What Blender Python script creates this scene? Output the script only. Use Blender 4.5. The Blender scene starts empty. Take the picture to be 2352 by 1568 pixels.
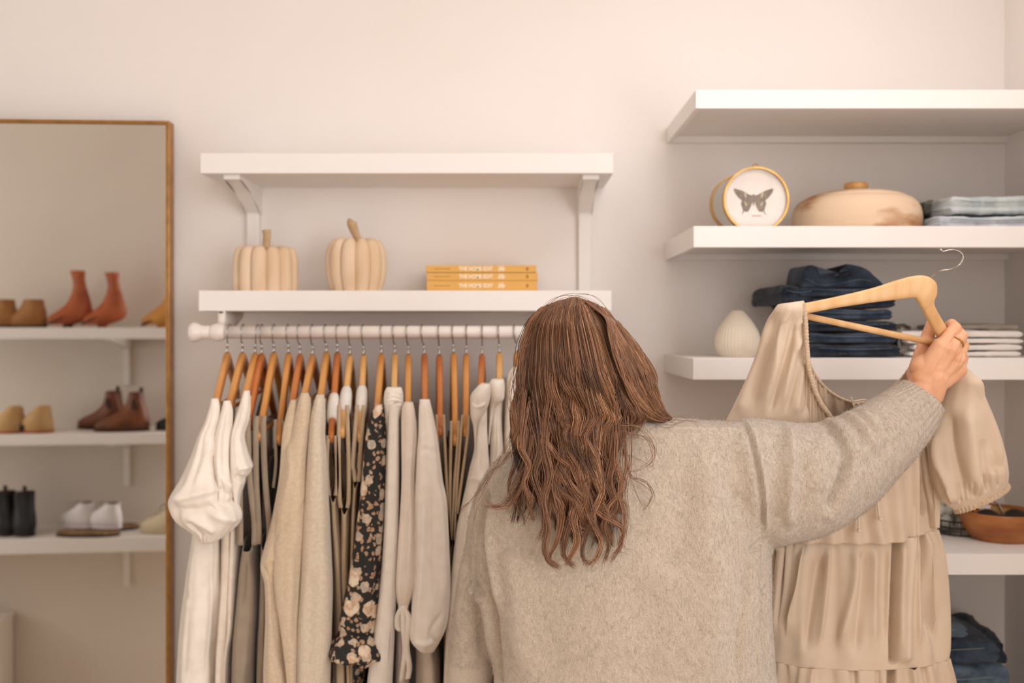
import bpy, math, random
import numpy as np
from mathutils import Vector

SC = bpy.context.scene
COL = SC.collection
rng = np.random.default_rng(7)

# ------------------------------------------------------------------ camera
F = 35.0 / 36.0 * 2352.0          # focal length in pixels
CX, CY, CZ = 1176.0, 759.0, 1.55  # vanishing point of the shelves, eye height
cam_d = bpy.data.cameras.new('camera')
cam = bpy.data.objects.new('camera', cam_d)
COL.objects.link(cam)
cam.location = (0, 0, CZ)
cam.rotation_euler = (math.pi / 2, 0, 0)
cam_d.lens = 35.0
cam_d.sensor_width = 36.0
cam_d.shift_y = (CY - 784.0) / 2352.0
cam_d.clip_start = 0.05
cam_d.dof.use_dof = True
cam_d.dof.focus_distance = 1.56
cam_d.dof.aperture_fstop = 2.9
SC.camera = cam

# ------------------------------------------------------------------ world, light, exposure
w = bpy.data.worlds.new('world')
SC.world = w
w.use_nodes = True
w.node_tree.nodes['Background'].inputs[0].default_value = (1.0, 0.98, 0.96, 1)
w.node_tree.nodes['Background'].inputs[1].default_value = 1.0

def area(name, loc, rot, sx, sy, power, col=(1, 0.93, 0.86)):
    l = bpy.data.lights.new(name, 'AREA')
    l.shape = 'RECTANGLE'; l.size = sx; l.size_y = sy
    l.energy = power; l.color = col
    o = bpy.data.objects.new(name, l); COL.objects.link(o)
    o.location = loc; o.rotation_euler = rot
    return o
# daylight through the shop window behind the camera and the one in the right wall
area('daylight_rear', (0.2, -2.95, 1.75), (math.radians(90), 0, 0), 1.8, 1.6, 10, (1, 0.985, 1.0))
area('daylight_right', (1.17, -0.75, 1.75), (math.radians(90), 0, math.radians(90)), 2.6, 1.6, 48, (1, 0.985, 1.0))
area('ceiling_lamp', (0.72, 1.45, 2.70), (0, 0, 0), 0.9, 0.6, 6.2, (1, 0.985, 1.0))

area('fill_left', (-3.16, 1.65, 1.55), (math.radians(90), 0, math.radians(-90)), 1.2, 1.3, 7.5, (1, 0.98, 0.97))  # added fill light, brightens the shoe shelves reflected in the mirror
vs = SC.view_settings
vs.view_transform = 'Standard'
vs.look = 'None'
vs.gamma = 1.0
vs.use_curve_mapping = False
vs.exposure = 0.33
SC.cycles.max_bounces = 8
SC.cycles.diffuse_bounces = 5
SC.cycles.glossy_bounces = 4
SC.cycles.transmission_bounces = 6
SC.cycles.transparent_max_bounces = 16
SC.cycles.caustics_reflective = False
SC.cycles.caustics_refractive = False
SC.cycles.use_denoising = True

# ------------------------------------------------------------------ helpers
def P(px, py, d):
    return np.array([(px - CX) / F * d, d, CZ - (py - CY) / F * d])
def Xa(px, d): return (px - CX) / F * d
def Za(py, d): return CZ - (py - CY) / F * d

class MB:
    """collects vertices and faces for one mesh"""
    def __init__(s): s.v = []; s.q = []; s.t = []; s.n = 0
    def add(s, V, Q=None, T=None):
        V = np.asarray(V, float).reshape(-1, 3)
        if Q is not None and len(Q): s.q.append(np.asarray(Q, int).reshape(-1, 4) + s.n)
        if T is not None and len(T): s.t.append(np.asarray(T, int).reshape(-1, 3) + s.n)
        s.v.append(V); s.n += len(V)
        return s
    def get(s):
        return (np.concatenate(s.v), np.concatenate(s.q) if s.q else np.zeros((0, 4), int),
                np.concatenate(s.t) if s.t else np.zeros((0, 3), int))

def build_mesh(name, V, Q, T, mat, smooth=True):
    me = bpy.data.meshes.new(name)
    V = np.asarray(V, np.float32); nq, nt = len(Q), len(T)
    me.vertices.add(len(V)); me.vertices.foreach_set('co', V.ravel())
    idx = np.concatenate([np.asarray(Q, np.int32).ravel(), np.asarray(T, np.int32).ravel()])
    me.loops.add(len(idx)); me.loops.foreach_set('vertex_index', idx)
    me.polygons.add(nq + nt)
    st = np.concatenate([np.arange(nq) * 4, nq * 4 + np.arange(nt) * 3]).astype(np.int32)
    me.polygons.foreach_set('loop_start', st)
    me.polygons.foreach_set('use_smooth', np.full(nq + nt, smooth, bool))
    me.update(calc_edges=True); me.validate()
    if mat is not None: me.materials.append(mat)
    return me

def wpos(o):
    p = np.zeros(3)
    while o is not None:
        p = p + np.array(o.location); o = o.parent
    return p

def signed(V, Q, T):
    c = V.mean(0); t = [T] + ([Q[:, [0, 1, 2]], Q[:, [0, 2, 3]]] if len(Q) else [])
    t = np.concatenate([x for x in t if len(x)]); A, B, C = V[t[:, 0]] - c, V[t[:, 1]] - c, V[t[:, 2]] - c
    return float((A * np.cross(B, C)).sum())
def obj(name, mb, mat, parent=None, smooth=True, label=None):
    """links one mesh object; vertices are given in world space"""
    V, Q, T = mb.get() if isinstance(mb, MB) else mb
    if signed(V, Q, T) < 0: Q, T = Q[:, ::-1], T[:, ::-1]
    if parent is None:
        org = np.array([(V[:, 0].min() + V[:, 0].max()) / 2, (V[:, 1].min() + V[:, 1].max()) / 2, V[:, 2].min()])
    else:
        org = wpos(parent)
    me = build_mesh(name, V - org, Q, T, mat, smooth)
    o = bpy.data.objects.new(name, me); COL.objects.link(o)
    if parent is None: o.location = org
    else: o.parent = parent
    if label: o['label'] = label
    return o

def tag(o, label, cat, group=None, kind=None):
    o['label'] = label; o['category'] = cat
    if group: o['group'] = group
    if kind: o['kind'] = kind
    return o
def thing(name, label, cat, loc, group=None):
    o = bpy.data.objects.new(name, None); COL.objects.link(o)
    o.empty_display_size = 0.02
    o.location = tuple(loc)
    return tag(o, label, cat, group)
def struct(name, mb, mat, smooth=False):
    o = obj(name, mb, mat, None, smooth); o['kind'] = 'structure'; return o

def grid_q(nr, nc, closed=True):
    i = np.arange(nr - 1)[:, None]; j = np.arange(nc if closed else nc - 1)[None, :]
    a = i * nc + j; b = i * nc + (j + 1) % nc; c = (i + 1) * nc + (j + 1) % nc; d = (i + 1) * nc + j
    return np.stack([a, b, c, d], -1).reshape(-1, 4)
def loft(R, cap0=True, cap1=True, closed=True):
    """R: rings (nr, nc, 3)"""
    R = np.asarray(R, float); nr, nc = R.shape[:2]
    V = R.reshape(-1, 3); Q = grid_q(nr, nc, closed); T = []
    extra = []
    j = np.arange(nc)
    if cap0:
        extra.append(R[0].mean(0)); k = len(V) + len(extra) - 1
        T.append(np.stack([np.full(nc, k), (j + 1) % nc, j], -1))
    if cap1:
        extra.append(R[-1].mean(0)); k = len(V) + len(extra) - 1
        b = (nr - 1) * nc
        T.append(np.stack([np.full(nc, k), b + j, b + (j + 1) % nc], -1))
    if extra: V = np.concatenate([V, np.array(extra)])
    return V, Q, (np.concatenate(T) if T else np.zeros((0, 3), int))

def cr(pts, n, closed=False):
    """Catmull-Rom resampling of rows of numbers"""
    p = np.asarray(pts, float)
    if len(p) == 1: return np.repeat(p, n, 0)
    t = np.linspace(0, len(p) - 1, n)
    i = np.clip(t.astype(int), 0, len(p) - 2); f = (t - i)[:, None]
    e = np.concatenate([[2 * p[0] - p[1]], p, [2 * p[-1] - p[-2]]])
    a, b, c, d = e[i], e[i + 1], e[i + 2], e[i + 3]
    return 0.5 * (2 * b + (c - a) * f + (2 * a - 5 * b + 4 * c - d) * f * f + (3 * b - a - 3 * c + d) * f ** 3)

def frames(C):
    T = np.gradient(C, axis=0); T /= np.linalg.norm(T, axis=1)[:, None] + 1e-12
    n = np.cross(T[0], [0, 1, 0.01]);
    if np.linalg.norm(n) < 0.1: n = np.cross(T[0], [1, 0, 0])
    N = [n / np.linalg.norm(n)]
    for k in range(1, len(C)):
        v = N[-1] - T[k] * np.dot(N[-1], T[k]); N.append(v / (np.linalg.norm(v) + 1e-12))
    N = np.array(N); return T, N, np.cross(T, N)
def tube(C, r, n=8, cap=True):
    C = np.asarray(C, float); r = np.broadcast_to(np.asarray(r, float), (len(C),))
    T, N, B = frames(C)
    a = np.linspace(0, 2 * np.pi, n, endpoint=False)
    R = C[:, None] + r[:, None, None] * (np.cos(a)[None, :, None] * N[:, None] + np.sin(a)[None, :, None] * B[:, None])
    return loft(R, cap, cap)
def ribbon(C, W, th=0.001):
    """flat strap: centreline C, width vector W, box section"""
    C = np.asarray(C, float); W = np.broadcast_to(np.asarray(W, float), C.shape)
    T = np.gradient(C, axis=0); Nn = np.cross(T, W); Nn /= np.linalg.norm(Nn, axis=1)[:, None] + 1e-12
    R = np.stack([C - W / 2 - Nn * th, C + W / 2 - Nn * th, C + W / 2 + Nn * th, C - W / 2 + Nn * th], 1)
    return loft(R)
def box(lo, hi):
    x0, y0, z0 = lo; x1, y1, z1 = hi
    V = [(x0, y0, z0), (x1, y0, z0), (x1, y1, z0), (x0, y1, z0), (x0, y0, z1), (x1, y0, z1), (x1, y1, z1), (x0, y1, z1)]
    Q = [(0, 3, 2, 1), (4, 5, 6, 7), (0, 1, 5, 4), (1, 2, 6, 5), (2, 3, 7, 6), (3, 0, 4, 7)]
    return V, Q
def boxmb(*bs):
    m = MB()
    for b in bs: m.add(*box(*b))
    return m
def prism_x(poly, x0, x1):
    """polygon of (y,z) extruded along x"""
    n = len(poly); R = np.array([[(x, y, z) for y, z in poly] for x in (x0, x1)])
    return loft(R)
def bevel(o, wd=0.002, seg=2):
    m = o.modifiers.new('b', 'BEVEL'); m.width = wd; m.segments = seg; m.limit_method = 'ANGLE'
    return o
def lathe(cx, cy, prof, n=48, rib=0, ramp=0.0):
    """prof: (r, z) rows"""
    a = np.linspace(0, 2 * np.pi, n, endpoint=False)
    R = []
    for r, z in prof:
        rr = r * (1 + ramp * np.cos(rib * a)) if rib else np.full(n, r)
        R.append(np.stack([cx + rr * np.cos(a), cy + rr * np.sin(a), np.full(n, z)], -1))
    return loft(np.array(R))
def stations(sts, n=48, m=60, pw=2.0, cap=(True, True)):
    """sts rows: x1,y1,x2,y2 (photo pixels of two opposite rims), depth, rb (half thickness in depth)"""
    S = cr(sts, m); a = np.linspace(0, 2 * np.pi, n, endpoint=False)
    c, s = np.cos(a), np.sin(a)
    c = np.sign(c) * np.abs(c) ** (2 / pw); s = np.sign(s) * np.abs(s) ** (2 / pw)
    R = []
    for x1, y1, x2, y2, d, rb in S:
        A = P(x1, y1, d); B = P(x2, y2, d); M = (A + B) / 2; h = (A - B) / 2
        R.append(M[None] + c[:, None] * h[None] + s[:, None] * np.array([0, rb, 0])[None])
    R = np.array(R)
    return R
def sph(c, r, n=16, m=10, sc=(1, 1, 1)):
    t = np.linspace(0.02, np.pi - 0.02, m); a = np.linspace(0, 2 * np.pi, n, endpoint=False)
    R = np.stack([np.outer(np.sin(t), np.cos(a)) * sc[0], np.outer(np.sin(t), np.sin(a)) * sc[1], np.repeat(np.cos(t)[:, None], n, 1) * sc[2]], -1) * r + np.asarray(c)
    return loft(R)
def capsule(a, b, ra, rb, n=20, m=10):
    a = np.asarray(a, float); b = np.asarray(b, float); d = b - a; L = np.linalg.norm(d); d = d / (L + 1e-12)
    th = np.linspace(np.pi * 0.98, np.pi / 2, m)
    C = [a + d * ra * math.cos(t) for t in th] + [b + d * rb * math.cos(t) for t in th[::-1] - 0.0][:0]
    r = [ra * math.sin(t) for t in th]
    th2 = np.linspace(np.pi / 2, np.pi * 0.02, m)
    C += [b + d * rb * math.cos(t) for t in th2]; r += [rb * math.sin(t) for t in th2]
    C = np.array(C)
    up = np.array([0, 1, 0.0]) if abs(d[1]) < 0.9 else np.array([1, 0, 0.0])
    N = np.cross(d, up); N /= np.linalg.norm(N); B = np.cross(d, N)
    an = np.linspace(0, 2 * np.pi, n, endpoint=False)
    R = C[:, None] + np.array(r)[:, None, None] * (np.cos(an)[None, :, None] * N + np.sin(an)[None, :, None] * B)
    return loft(R)
def noise3(V, f, seed=0):
    """cheap smooth noise from sines, in metres"""
    g = np.random.default_rng(seed); out = np.zeros(len(V))
    for k in range(6):
        d = g.normal(size=3); d /= np.linalg.norm(d)
        out += np.sin(V @ d * f * (0.7 + 0.6 * g.random()) * 2 * np.pi + g.random() * 6.28)
    return out / 3.5
def remesh(mb, vox, smooth=4):
    V, Q, T = mb.get()
    me = build_mesh('tmp', V, Q, T, None); o = bpy.data.objects.new('tmp', me); COL.objects.link(o)
    m = o.modifiers.new('r', 'REMESH'); m.mode = 'VOXEL'; m.voxel_size = vox
    if smooth:
        m = o.modifiers.new('s', 'SMOOTH'); m.factor = 0.5; m.iterations = smooth
    dg = bpy.context.evaluated_depsgraph_get(); ev = o.evaluated_get(dg); em = ev.to_mesh()
    n = len(em.vertices); V = np.empty(n * 3); em.vertices.foreach_get('co', V); V = V.reshape(-1, 3)
    lt = np.empty(len(em.polygons), int); em.polygons.foreach_get('loop_total', lt)
    vi = np.empty(len(em.loops), int); em.loops.foreach_get('vertex_index', vi)
    ls = np.empty(len(em.polygons), int); em.polygons.foreach_get('loop_start', ls)
    Q = np.stack([vi[ls[lt == 4] + k] for k in range(4)], -1) if (lt == 4).any() else np.zeros((0, 4), int)
    T = np.stack([vi[ls[lt == 3] + k] for k in range(3)], -1) if (lt == 3).any() else np.zeros((0, 3), int)
    ev.to_mesh_clear(); bpy.data.objects.remove(o); bpy.data.meshes.remove(me)
    return V, Q, T
def normals(V, Q, T):
    N = np.zeros_like(V)
    for A in (Q, T):
        if len(A):
            fn = np.cross(V[A[:, 2]] - V[A[:, 0]], V[A[:, -1]] - V[A[:, 1]]) if A.shape[1] == 4 else np.cross(V[A[:, 1]] - V[A[:, 0]], V[A[:, 2]] - V[A[:, 0]])
            for k in range(A.shape[1]): np.add.at(N, A[:, k], fn)
    if signed(V, Q, T) < 0: N = -N
    return N / (np.linalg.norm(N, axis=1)[:, None] + 1e-12)
def sdist(X, L):
    """distance of points X (n,2) to polyline L (m,2) with parameter 0..1 and signed side"""
    best = np.full(len(X), 1e9); tt = np.zeros(len(X)); sg = np.zeros(len(X)); m = len(L) - 1
    for k in range(m):
        a, b = L[k], L[k + 1]; d = b - a; q = np.dot(d, d) + 1e-12
        t = np.clip(((X - a) @ d) / q, 0, 1); c = X - (a + t[:, None] * d); r = np.hypot(c[:, 0], c[:, 1])
        u = r < best; best[u] = r[u]; tt[u] = (k + t[u]) / m; sg[u] = np.sign(d[0] * c[u, 1] - d[1] * c[u, 0])
    return best, tt, sg
def sculpt(V, Q, T, strokes, depth, side=-1, asym=False):
    """pushes cloth along its normals: each stroke = (photo points, width m, height m)
    asym strokes make a soft slope on one side and a sharp edge on the other"""
    N = normals(V, Q, T)
    wgt = np.clip(side * N[:, 1] * 1.6 + 0.35, 0, 1)
    disp = np.zeros(len(V)); X = V[:, [0, 2]]
    for s in strokes:
        pts, sig, amp = s[:3]
        L = cr(np.array([P(x, y, depth)[[0, 2]] for x, y in pts]), 24)
        lo, hi = L.min(0) - 4 * sig, L.max(0) + 4 * sig
        k = np.where((X > lo).all(1) & (X < hi).all(1) & (wgt > 0))[0]
        if not len(k): continue
        r, t, sg = sdist(X[k], L)
        f = np.clip(np.minimum(t, 1 - t) * 5, 0, 1) if len(s) < 5 else 1.0
        f = f * f * (3 - 2 * f) if len(s) < 5 else 1.0
        if len(s) > 3 and s[3]:
            wd = np.where(sg * s[3] > 0, sig * 2.6, sig * 0.5)
        else: wd = sig
        disp[k] += amp * np.exp(-(r / wd) ** 2) * f
    return V + N * (disp * wgt)[:, None]

# ------------------------------------------------------------------ materials
def lin(c):
    return tuple(((v / 255) / 12.92 if v / 255 <= 0.04045 else ((v / 255 + 0.055) / 1.055) ** 2.4) for v in c)
def mat(name, c, rough=0.7, c2=None, scale=20, bump=0.0, bscale=300, spec=0.3, metal=0, sheen=0, stretch=(1, 1, 1), sss=0, trans=0, detail=3, bdist=0.001, attr=None, ramp=(0.35, 0.65)):
    m = bpy.data.materials.new(name); m.use_nodes = True
    nt = m.node_tree; b = nt.nodes['Principled BSDF']; L = nt.links
    b.inputs['Base Color'].default_value = (*lin(c), 1)
    b.inputs['Roughness'].default_value = rough
    b.inputs['Specular IOR Level'].default_value = spec
    b.inputs['Metallic'].default_value = metal
    if sheen:
        b.inputs['Sheen Weight'].default_value = sheen; b.inputs['Sheen Roughness'].default_value = 0.5
    if sss:
        b.inputs['Subsurface Weight'].default_value = sss; b.inputs['Subsurface Scale'].default_value = 0.01
        b.inputs['Subsurface Radius'].default_value = (1, 0.35, 0.2)
    tc = nt.nodes.new('ShaderNodeTexCoord'); mp = nt.nodes.new('ShaderNodeMapping')
    mp.inputs['Scale'].default_value = stretch
    L.new(tc.outputs['Object'], mp.inputs[0])
    c2 = c2 or tuple(v * 0.96 for v in c)
    no = nt.nodes.new('ShaderNodeTexNoise'); no.inputs['Scale'].default_value = scale; no.inputs['Detail'].default_value = detail
    L.new(mp.outputs[0], no.inputs['Vector'])
    rp = nt.nodes.new('ShaderNodeValToRGB')
    rp.color_ramp.elements[0].position = ramp[0]; rp.color_ramp.elements[1].position = ramp[1]
    rp.color_ramp.elements[0].color = (*lin(c), 1); rp.color_ramp.elements[1].color = (*lin(c2), 1)
    L.new(no.outputs[0], rp.inputs[0]); L.new(rp.outputs[0], b.inputs['Base Color'])
    if bump:
        n2 = nt.nodes.new('ShaderNodeTexNoise'); n2.inputs['Scale'].default_value = bscale; n2.inputs['Detail'].default_value = 4
        L.new(mp.outputs[0], n2.inputs['Vector'])
        bp = nt.nodes.new('ShaderNodeBump'); bp.inputs['Strength'].default_value = bump; bp.inputs['Distance'].default_value = bdist
        L.new(n2.outputs[0], bp.inputs['Height']); L.new(bp.outputs[0], b.inputs['Normal'])
    return m

M = {}
M['wall'] = mat('wall_paint', (238, 231, 226), 0.85, (236, 229, 223), 3, 0.15, 120, 0.2)
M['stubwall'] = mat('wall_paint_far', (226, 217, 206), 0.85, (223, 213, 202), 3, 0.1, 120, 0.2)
M['ceil'] = mat('ceiling_paint', (238, 230, 222), 0.9)
M['floor'] = mat('floor_wood', (226, 208, 188), 0.5, (212, 192, 168), 2, 0.1, 60, 0.3, stretch=(1, 8, 1))
M['shelf'] = mat('white_shelf_lacquer', (238, 233, 228), 0.45, (236, 230, 225), 4, 0.05, 60, 0.4)
M['gold'] = mat('brushed_gold_frame', (176, 128, 66), 0.38, (158, 110, 56), 40, 0.05, 200, 0.5, metal=0.55)
M['brass'] = mat('brass_rim', (196, 152, 84), 0.3, (176, 130, 66), 60, 0.02, 200, 0.5, metal=0.6)
M['rod'] = mat('white_rod_enamel', (232, 222, 214), 0.35, (228, 218, 209), 10, 0.02, 60, 0.5)
M['steel'] = mat('hook_steel', (188, 182, 176), 0.22, (150, 142, 134), 80, 0.02, 200, 0.5, metal=1)
M['screw'] = mat('dark_screw', (60, 44, 34), 0.4)
for k, a, b2 in (('amber', (216, 156, 90), (198, 132, 66)), ('cherry', (200, 124, 68), (180, 102, 50)), ('pale', (226, 178, 116), (212, 158, 92)), ('maple', (226, 184, 134), (214, 168, 114))):
    M['wood_' + k] = mat('wood_' + k, a, 0.38, b2, 9, 0.04, 80, 0.4, stretch=(6, 1.2, 1.2))
M['pad'] = mat('white_foam_pad', (236, 230, 222), 0.9)
M['wlinen'] = mat('white_linen', (238, 228, 216), 0.9, (230, 219, 206), 40, 0.25, 700, 0.15, sheen=0.2)
M['clinen'] = mat('cream_linen', (226, 212, 196), 0.9, (216, 201, 183), 40, 0.25, 700, 0.15, sheen=0.2)
M['sheer'] = mat('soft_pink_cream', (228, 214, 200), 0.9, (222, 206, 192), 30, 0.2, 700, 0.15, sheen=0.2)
M['taupe'] = mat('taupe_viscose', (158, 142, 124), 0.85, (146, 130, 112), 20, 0.2, 500, 0.15, sheen=0.2)
M['dark'] = mat('dark_cloth', (52, 50, 46), 0.9, (44, 42, 38), 20)
M['knit_b'] = mat('beige_knit', (208, 188, 162), 0.95, (198, 176, 150), 160, 0.5, 500, 0.1, sheen=0.4)
M['knit_c'] = mat('cream_knit', (214, 199, 178), 0.95, (204, 187, 165), 160, 0.5, 500, 0.1, sheen=0.4)
M['tan'] = mat('tan_satin', (196, 174, 146), 0.6, (182, 158, 130), 14, 0.1, 400, 0.3)
M['brown'] = mat('brown_cloth', (150, 120, 94), 0.85, (134, 104, 80), 20, 0.2, 400)
M['skin'] = mat('skin', (228, 174, 138), 0.5, (218, 160, 122), 30, 0.12, 500, 0.35, sss=0.15)
M['sock'] = mat('trouser_twill', (120, 110, 100), 0.9)
M['dress'] = mat('sand_crepe', (214, 193, 170), 0.55, (208, 186, 162), 18, 0.22, 900, 0.35, sheen=0.2)
M['dressband'] = mat('sand_elastic', (208, 184, 158), 0.75, (194, 168, 142), 200, 0.4, 500, 0.2)
M['cord'] = mat('cream_cord', (224, 206, 182), 0.8)
M['ceramic'] = mat('white_ceramic', (226, 214, 196), 0.6, (220, 207, 188), 12, 0.1, 300)
M['pump'] = mat('bleached_wood', (228, 204, 178), 0.7, (214, 184, 150), 14, 0.3, 120, 0.2, stretch=(1, 1, 0.4))
M['groove'] = mat('pumpkin_groove', (190, 152, 110), 0.8)
M['pstem'] = mat('driftwood_stem', (202, 176, 140), 0.8, (176, 144, 106), 40, 0.4, 120)
M['bowlw'] = mat('blotched_mango_wood', (222, 194, 164), 0.6, (168, 116, 74), 6, 0.2, 90, 0.3, stretch=(1, 1, 3.4), detail=6, ramp=(0.50, 0.66))
M['acacia'] = mat('acacia_wood', (150, 88, 44), 0.35, (186, 120, 66), 10, 0.1, 60, 0.45, stretch=(1, 1, 4))
M['book'] = mat('mustard_book_cloth', (222, 172, 98), 0.75, (216, 166, 92), 20)
M['page'] = mat('book_pages', (236, 222, 200), 0.9, (216, 200, 176), 300, stretch=(1, 1, 20))
M['ink'] = mat('book_title_ink', (246, 230, 206), 0.8)
M['inkd'] = mat('book_small_ink', (168, 124, 56), 0.8)
M['paper'] = mat('white_print_paper', (240, 230, 222), 0.8)
M['bfly'] = mat('butterfly_grey', (150, 139, 127), 0.9, (130, 119, 108), 150)
M['bfly2'] = mat('butterfly_spots', (200, 184, 158), 0.9)
M['bisq'] = mat('hair_clip', (90, 60, 40), 0.5)
def denim(k, c, c2): M[k] = mat(k, c, 0.85, c2, 26, 0.5, 900, 0.15, detail=6, sheen=0.15)
denim('denim_dark', (34, 40, 50), (54, 62, 74)); denim('denim_navy', (41, 51, 65), (72, 84, 100))
denim('denim_black', (34, 36, 38), (58, 58, 56)); denim('denim_light', (170, 180, 182), (198, 204, 202))
denim('denim_grey', (92, 90, 84), (132, 128, 118)); denim('denim_mid', (62, 80, 98), (104, 122, 136)); denim('denim_sky', (176, 182, 190), (200, 204, 208))
M['stitch'] = mat('denim_stitch', (150, 150, 146), 0.8)
M['white'] = mat('white_jersey', (238, 230, 224), 0.9, (230, 222, 215), 30, 0.3, 300)
M['grey'] = mat('grey_jersey', (176, 166, 156), 0.9, (158, 148, 138), 30, 0.3, 300)
for k, a, b2, r in (('rust', (178, 96, 58), (150, 76, 44), 0.5), ('tanl', (166, 116, 66), (146, 98, 54), 0.6), ('mustard', (202, 144, 72), (184, 124, 56), 0.55),
                    ('suede', (198, 162, 114), (184, 146, 98), 0.9), ('choc', (124, 72, 44), (92, 52, 32), 0.45), ('black', (38, 38, 38), (30, 30, 32), 0.4),
                    ('wleather', (232, 226, 226), (222, 216, 216), 0.5), ('creaml', (220, 204, 172), (206, 188, 154), 0.6), ('rope', (170, 140, 104), (120, 92, 64), 0.9), ('sole', (70, 50, 38), (60, 42, 30), 0.7)):
    M[k] = mat('leather_' + k, a, r, b2, 20, 0.1, 200, 0.3)
M['insole'] = mat('shoe_lining', (70, 48, 34), 0.8)
M['cotton'] = mat('cotton_balls', (240, 232, 224), 0.95, (226, 216, 206), 60, 0.6, 120)
M['wire'] = mat('dark_wire', (58, 50, 44), 0.4, metal=0.6)
M['card'] = mat('kraft_card', (202, 160, 96), 0.8, (188, 146, 84), 30)
M['shade_lens'] = mat('dark_lens', (40, 30, 26), 0.1, spec=0.6)

# clear glass: thin sheet, mostly see-through with a reflective skin
g = bpy.data.materials.new('clear_glass'); g.use_nodes = True; nt = g.node_tree; nt.nodes.clear()
o_ = nt.nodes.new('ShaderNodeOutputMaterial'); tr_ = nt.nodes.new('ShaderNodeBsdfTransparent'); gl_ = nt.nodes.new('ShaderNodeBsdfGlossy'); fr_ = nt.nodes.new('ShaderNodeLayerWeight'); mx_ = nt.nodes.new('ShaderNodeMixShader')
tr_.inputs[0].default_value = (0.93, 0.95, 0.94, 1); gl_.inputs['Roughness'].default_value = 0.03; fr_.inputs[0].default_value = 0.12
nt.links.new(fr_.outputs['Facing'], mx_.inputs[0]); nt.links.new(tr_.outputs[0], mx_.inputs[1]); nt.links.new(gl_.outputs[0], mx_.inputs[2]); nt.links.new(mx_.outputs[0], o_.inputs[0])
M['glass'] = g
# mirror silver
g = bpy.data.materials.new('mirror_silver'); g.use_nodes = True; nt = g.node_tree
gb = nt.nodes['Principled BSDF']; gb.inputs['Base Color'].default_value = (0.97, 0.965, 0.94, 1); gb.inputs['Metallic'].default_value = 1; gb.inputs['Roughness'].default_value = 0.0
M['mirror'] = g

def floral():
    m = bpy.data.materials.new('black_floral_print'); m.use_nodes = True; nt = m.node_tree; L = nt.links
    b = nt.nodes['Principled BSDF']; b.inputs['Roughness'].default_value = 0.85
    tc = nt.nodes.new('ShaderNodeTexCoord')
    wp = nt.nodes.new('ShaderNodeTexNoise'); wp.inputs['Scale'].default_value = 70; L.new(tc.outputs['Object'], wp.inputs['Vector'])
    mx = nt.nodes.new('ShaderNodeMixRGB'); mx.inputs[0].default_value = 0.012; L.new(tc.outputs['Object'], mx.inputs[1]); L.new(wp.outputs['Color'], mx.inputs[2])
    col = None
    base = lin((34, 32, 30))
    prev = None
    for sc, th, ca, cb in ((95, 0.42, (150, 120, 96), (186, 146, 112)), (42, 0.44, (206, 176, 146), (168, 160, 146)), (24, 0.40, (222, 204, 180), (196, 160, 128))):
        v = nt.nodes.new('ShaderNodeTexVoronoi'); v.inputs['Scale'].default_value = sc; L.new(mx.outputs[0], v.inputs['Vector'])
        rp = nt.nodes.new('ShaderNodeValToRGB'); rp.color_ramp.elements[0].position = th - 0.04; rp.color_ramp.elements[1].position = th
        rp.color_ramp.elements[0].color = (1, 1, 1, 1); rp.color_ramp.elements[1].color = (0, 0, 0, 1)
        L.new(v.outputs['Distance'], rp.inputs[0])
        sp = nt.nodes.new('ShaderNodeSeparateColor'); L.new(v.outputs['Color'], sp.inputs[0])
        gt = nt.nodes.new('ShaderNodeMath'); gt.operation = 'GREATER_THAN'; gt.inputs[1].default_value = 0.3 if sc != 95 else 0.2; L.new(sp.outputs[0], gt.inputs[0])
        mu = nt.nodes.new('ShaderNodeMath'); mu.operation = 'MULTIPLY'; L.new(rp.outputs[0], mu.inputs[0]); L.new(gt.outputs[0], mu.inputs[1])
        n = nt.nodes.new('ShaderNodeTexNoise'); n.inputs['Scale'].default_value = sc * 3; L.new(tc.outputs['Object'], n.inputs['Vector'])
        r2 = nt.nodes.new('ShaderNodeValToRGB'); r2.color_ramp.elements[0].position = 0.4; r2.color_ramp.elements[1].position = 0.6
        r2.color_ramp.elements[0].color = (*lin(ca), 1); r2.color_ramp.elements[1].color = (*lin(cb), 1); L.new(n.outputs[0], r2.inputs[0])
        mm = nt.nodes.new('ShaderNodeMixRGB'); L.new(mu.outputs[0], mm.inputs[0]); L.new(r2.outputs[0], mm.inputs[2])
        if prev is None: mm.inputs[1].default_value = (*base, 1)
        else: L.new(prev.outputs[0], mm.inputs[1])
        prev = mm
    L.new(prev.outputs[0], b.inputs['Base Color'])
    return m
M['floral'] = floral()

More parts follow.
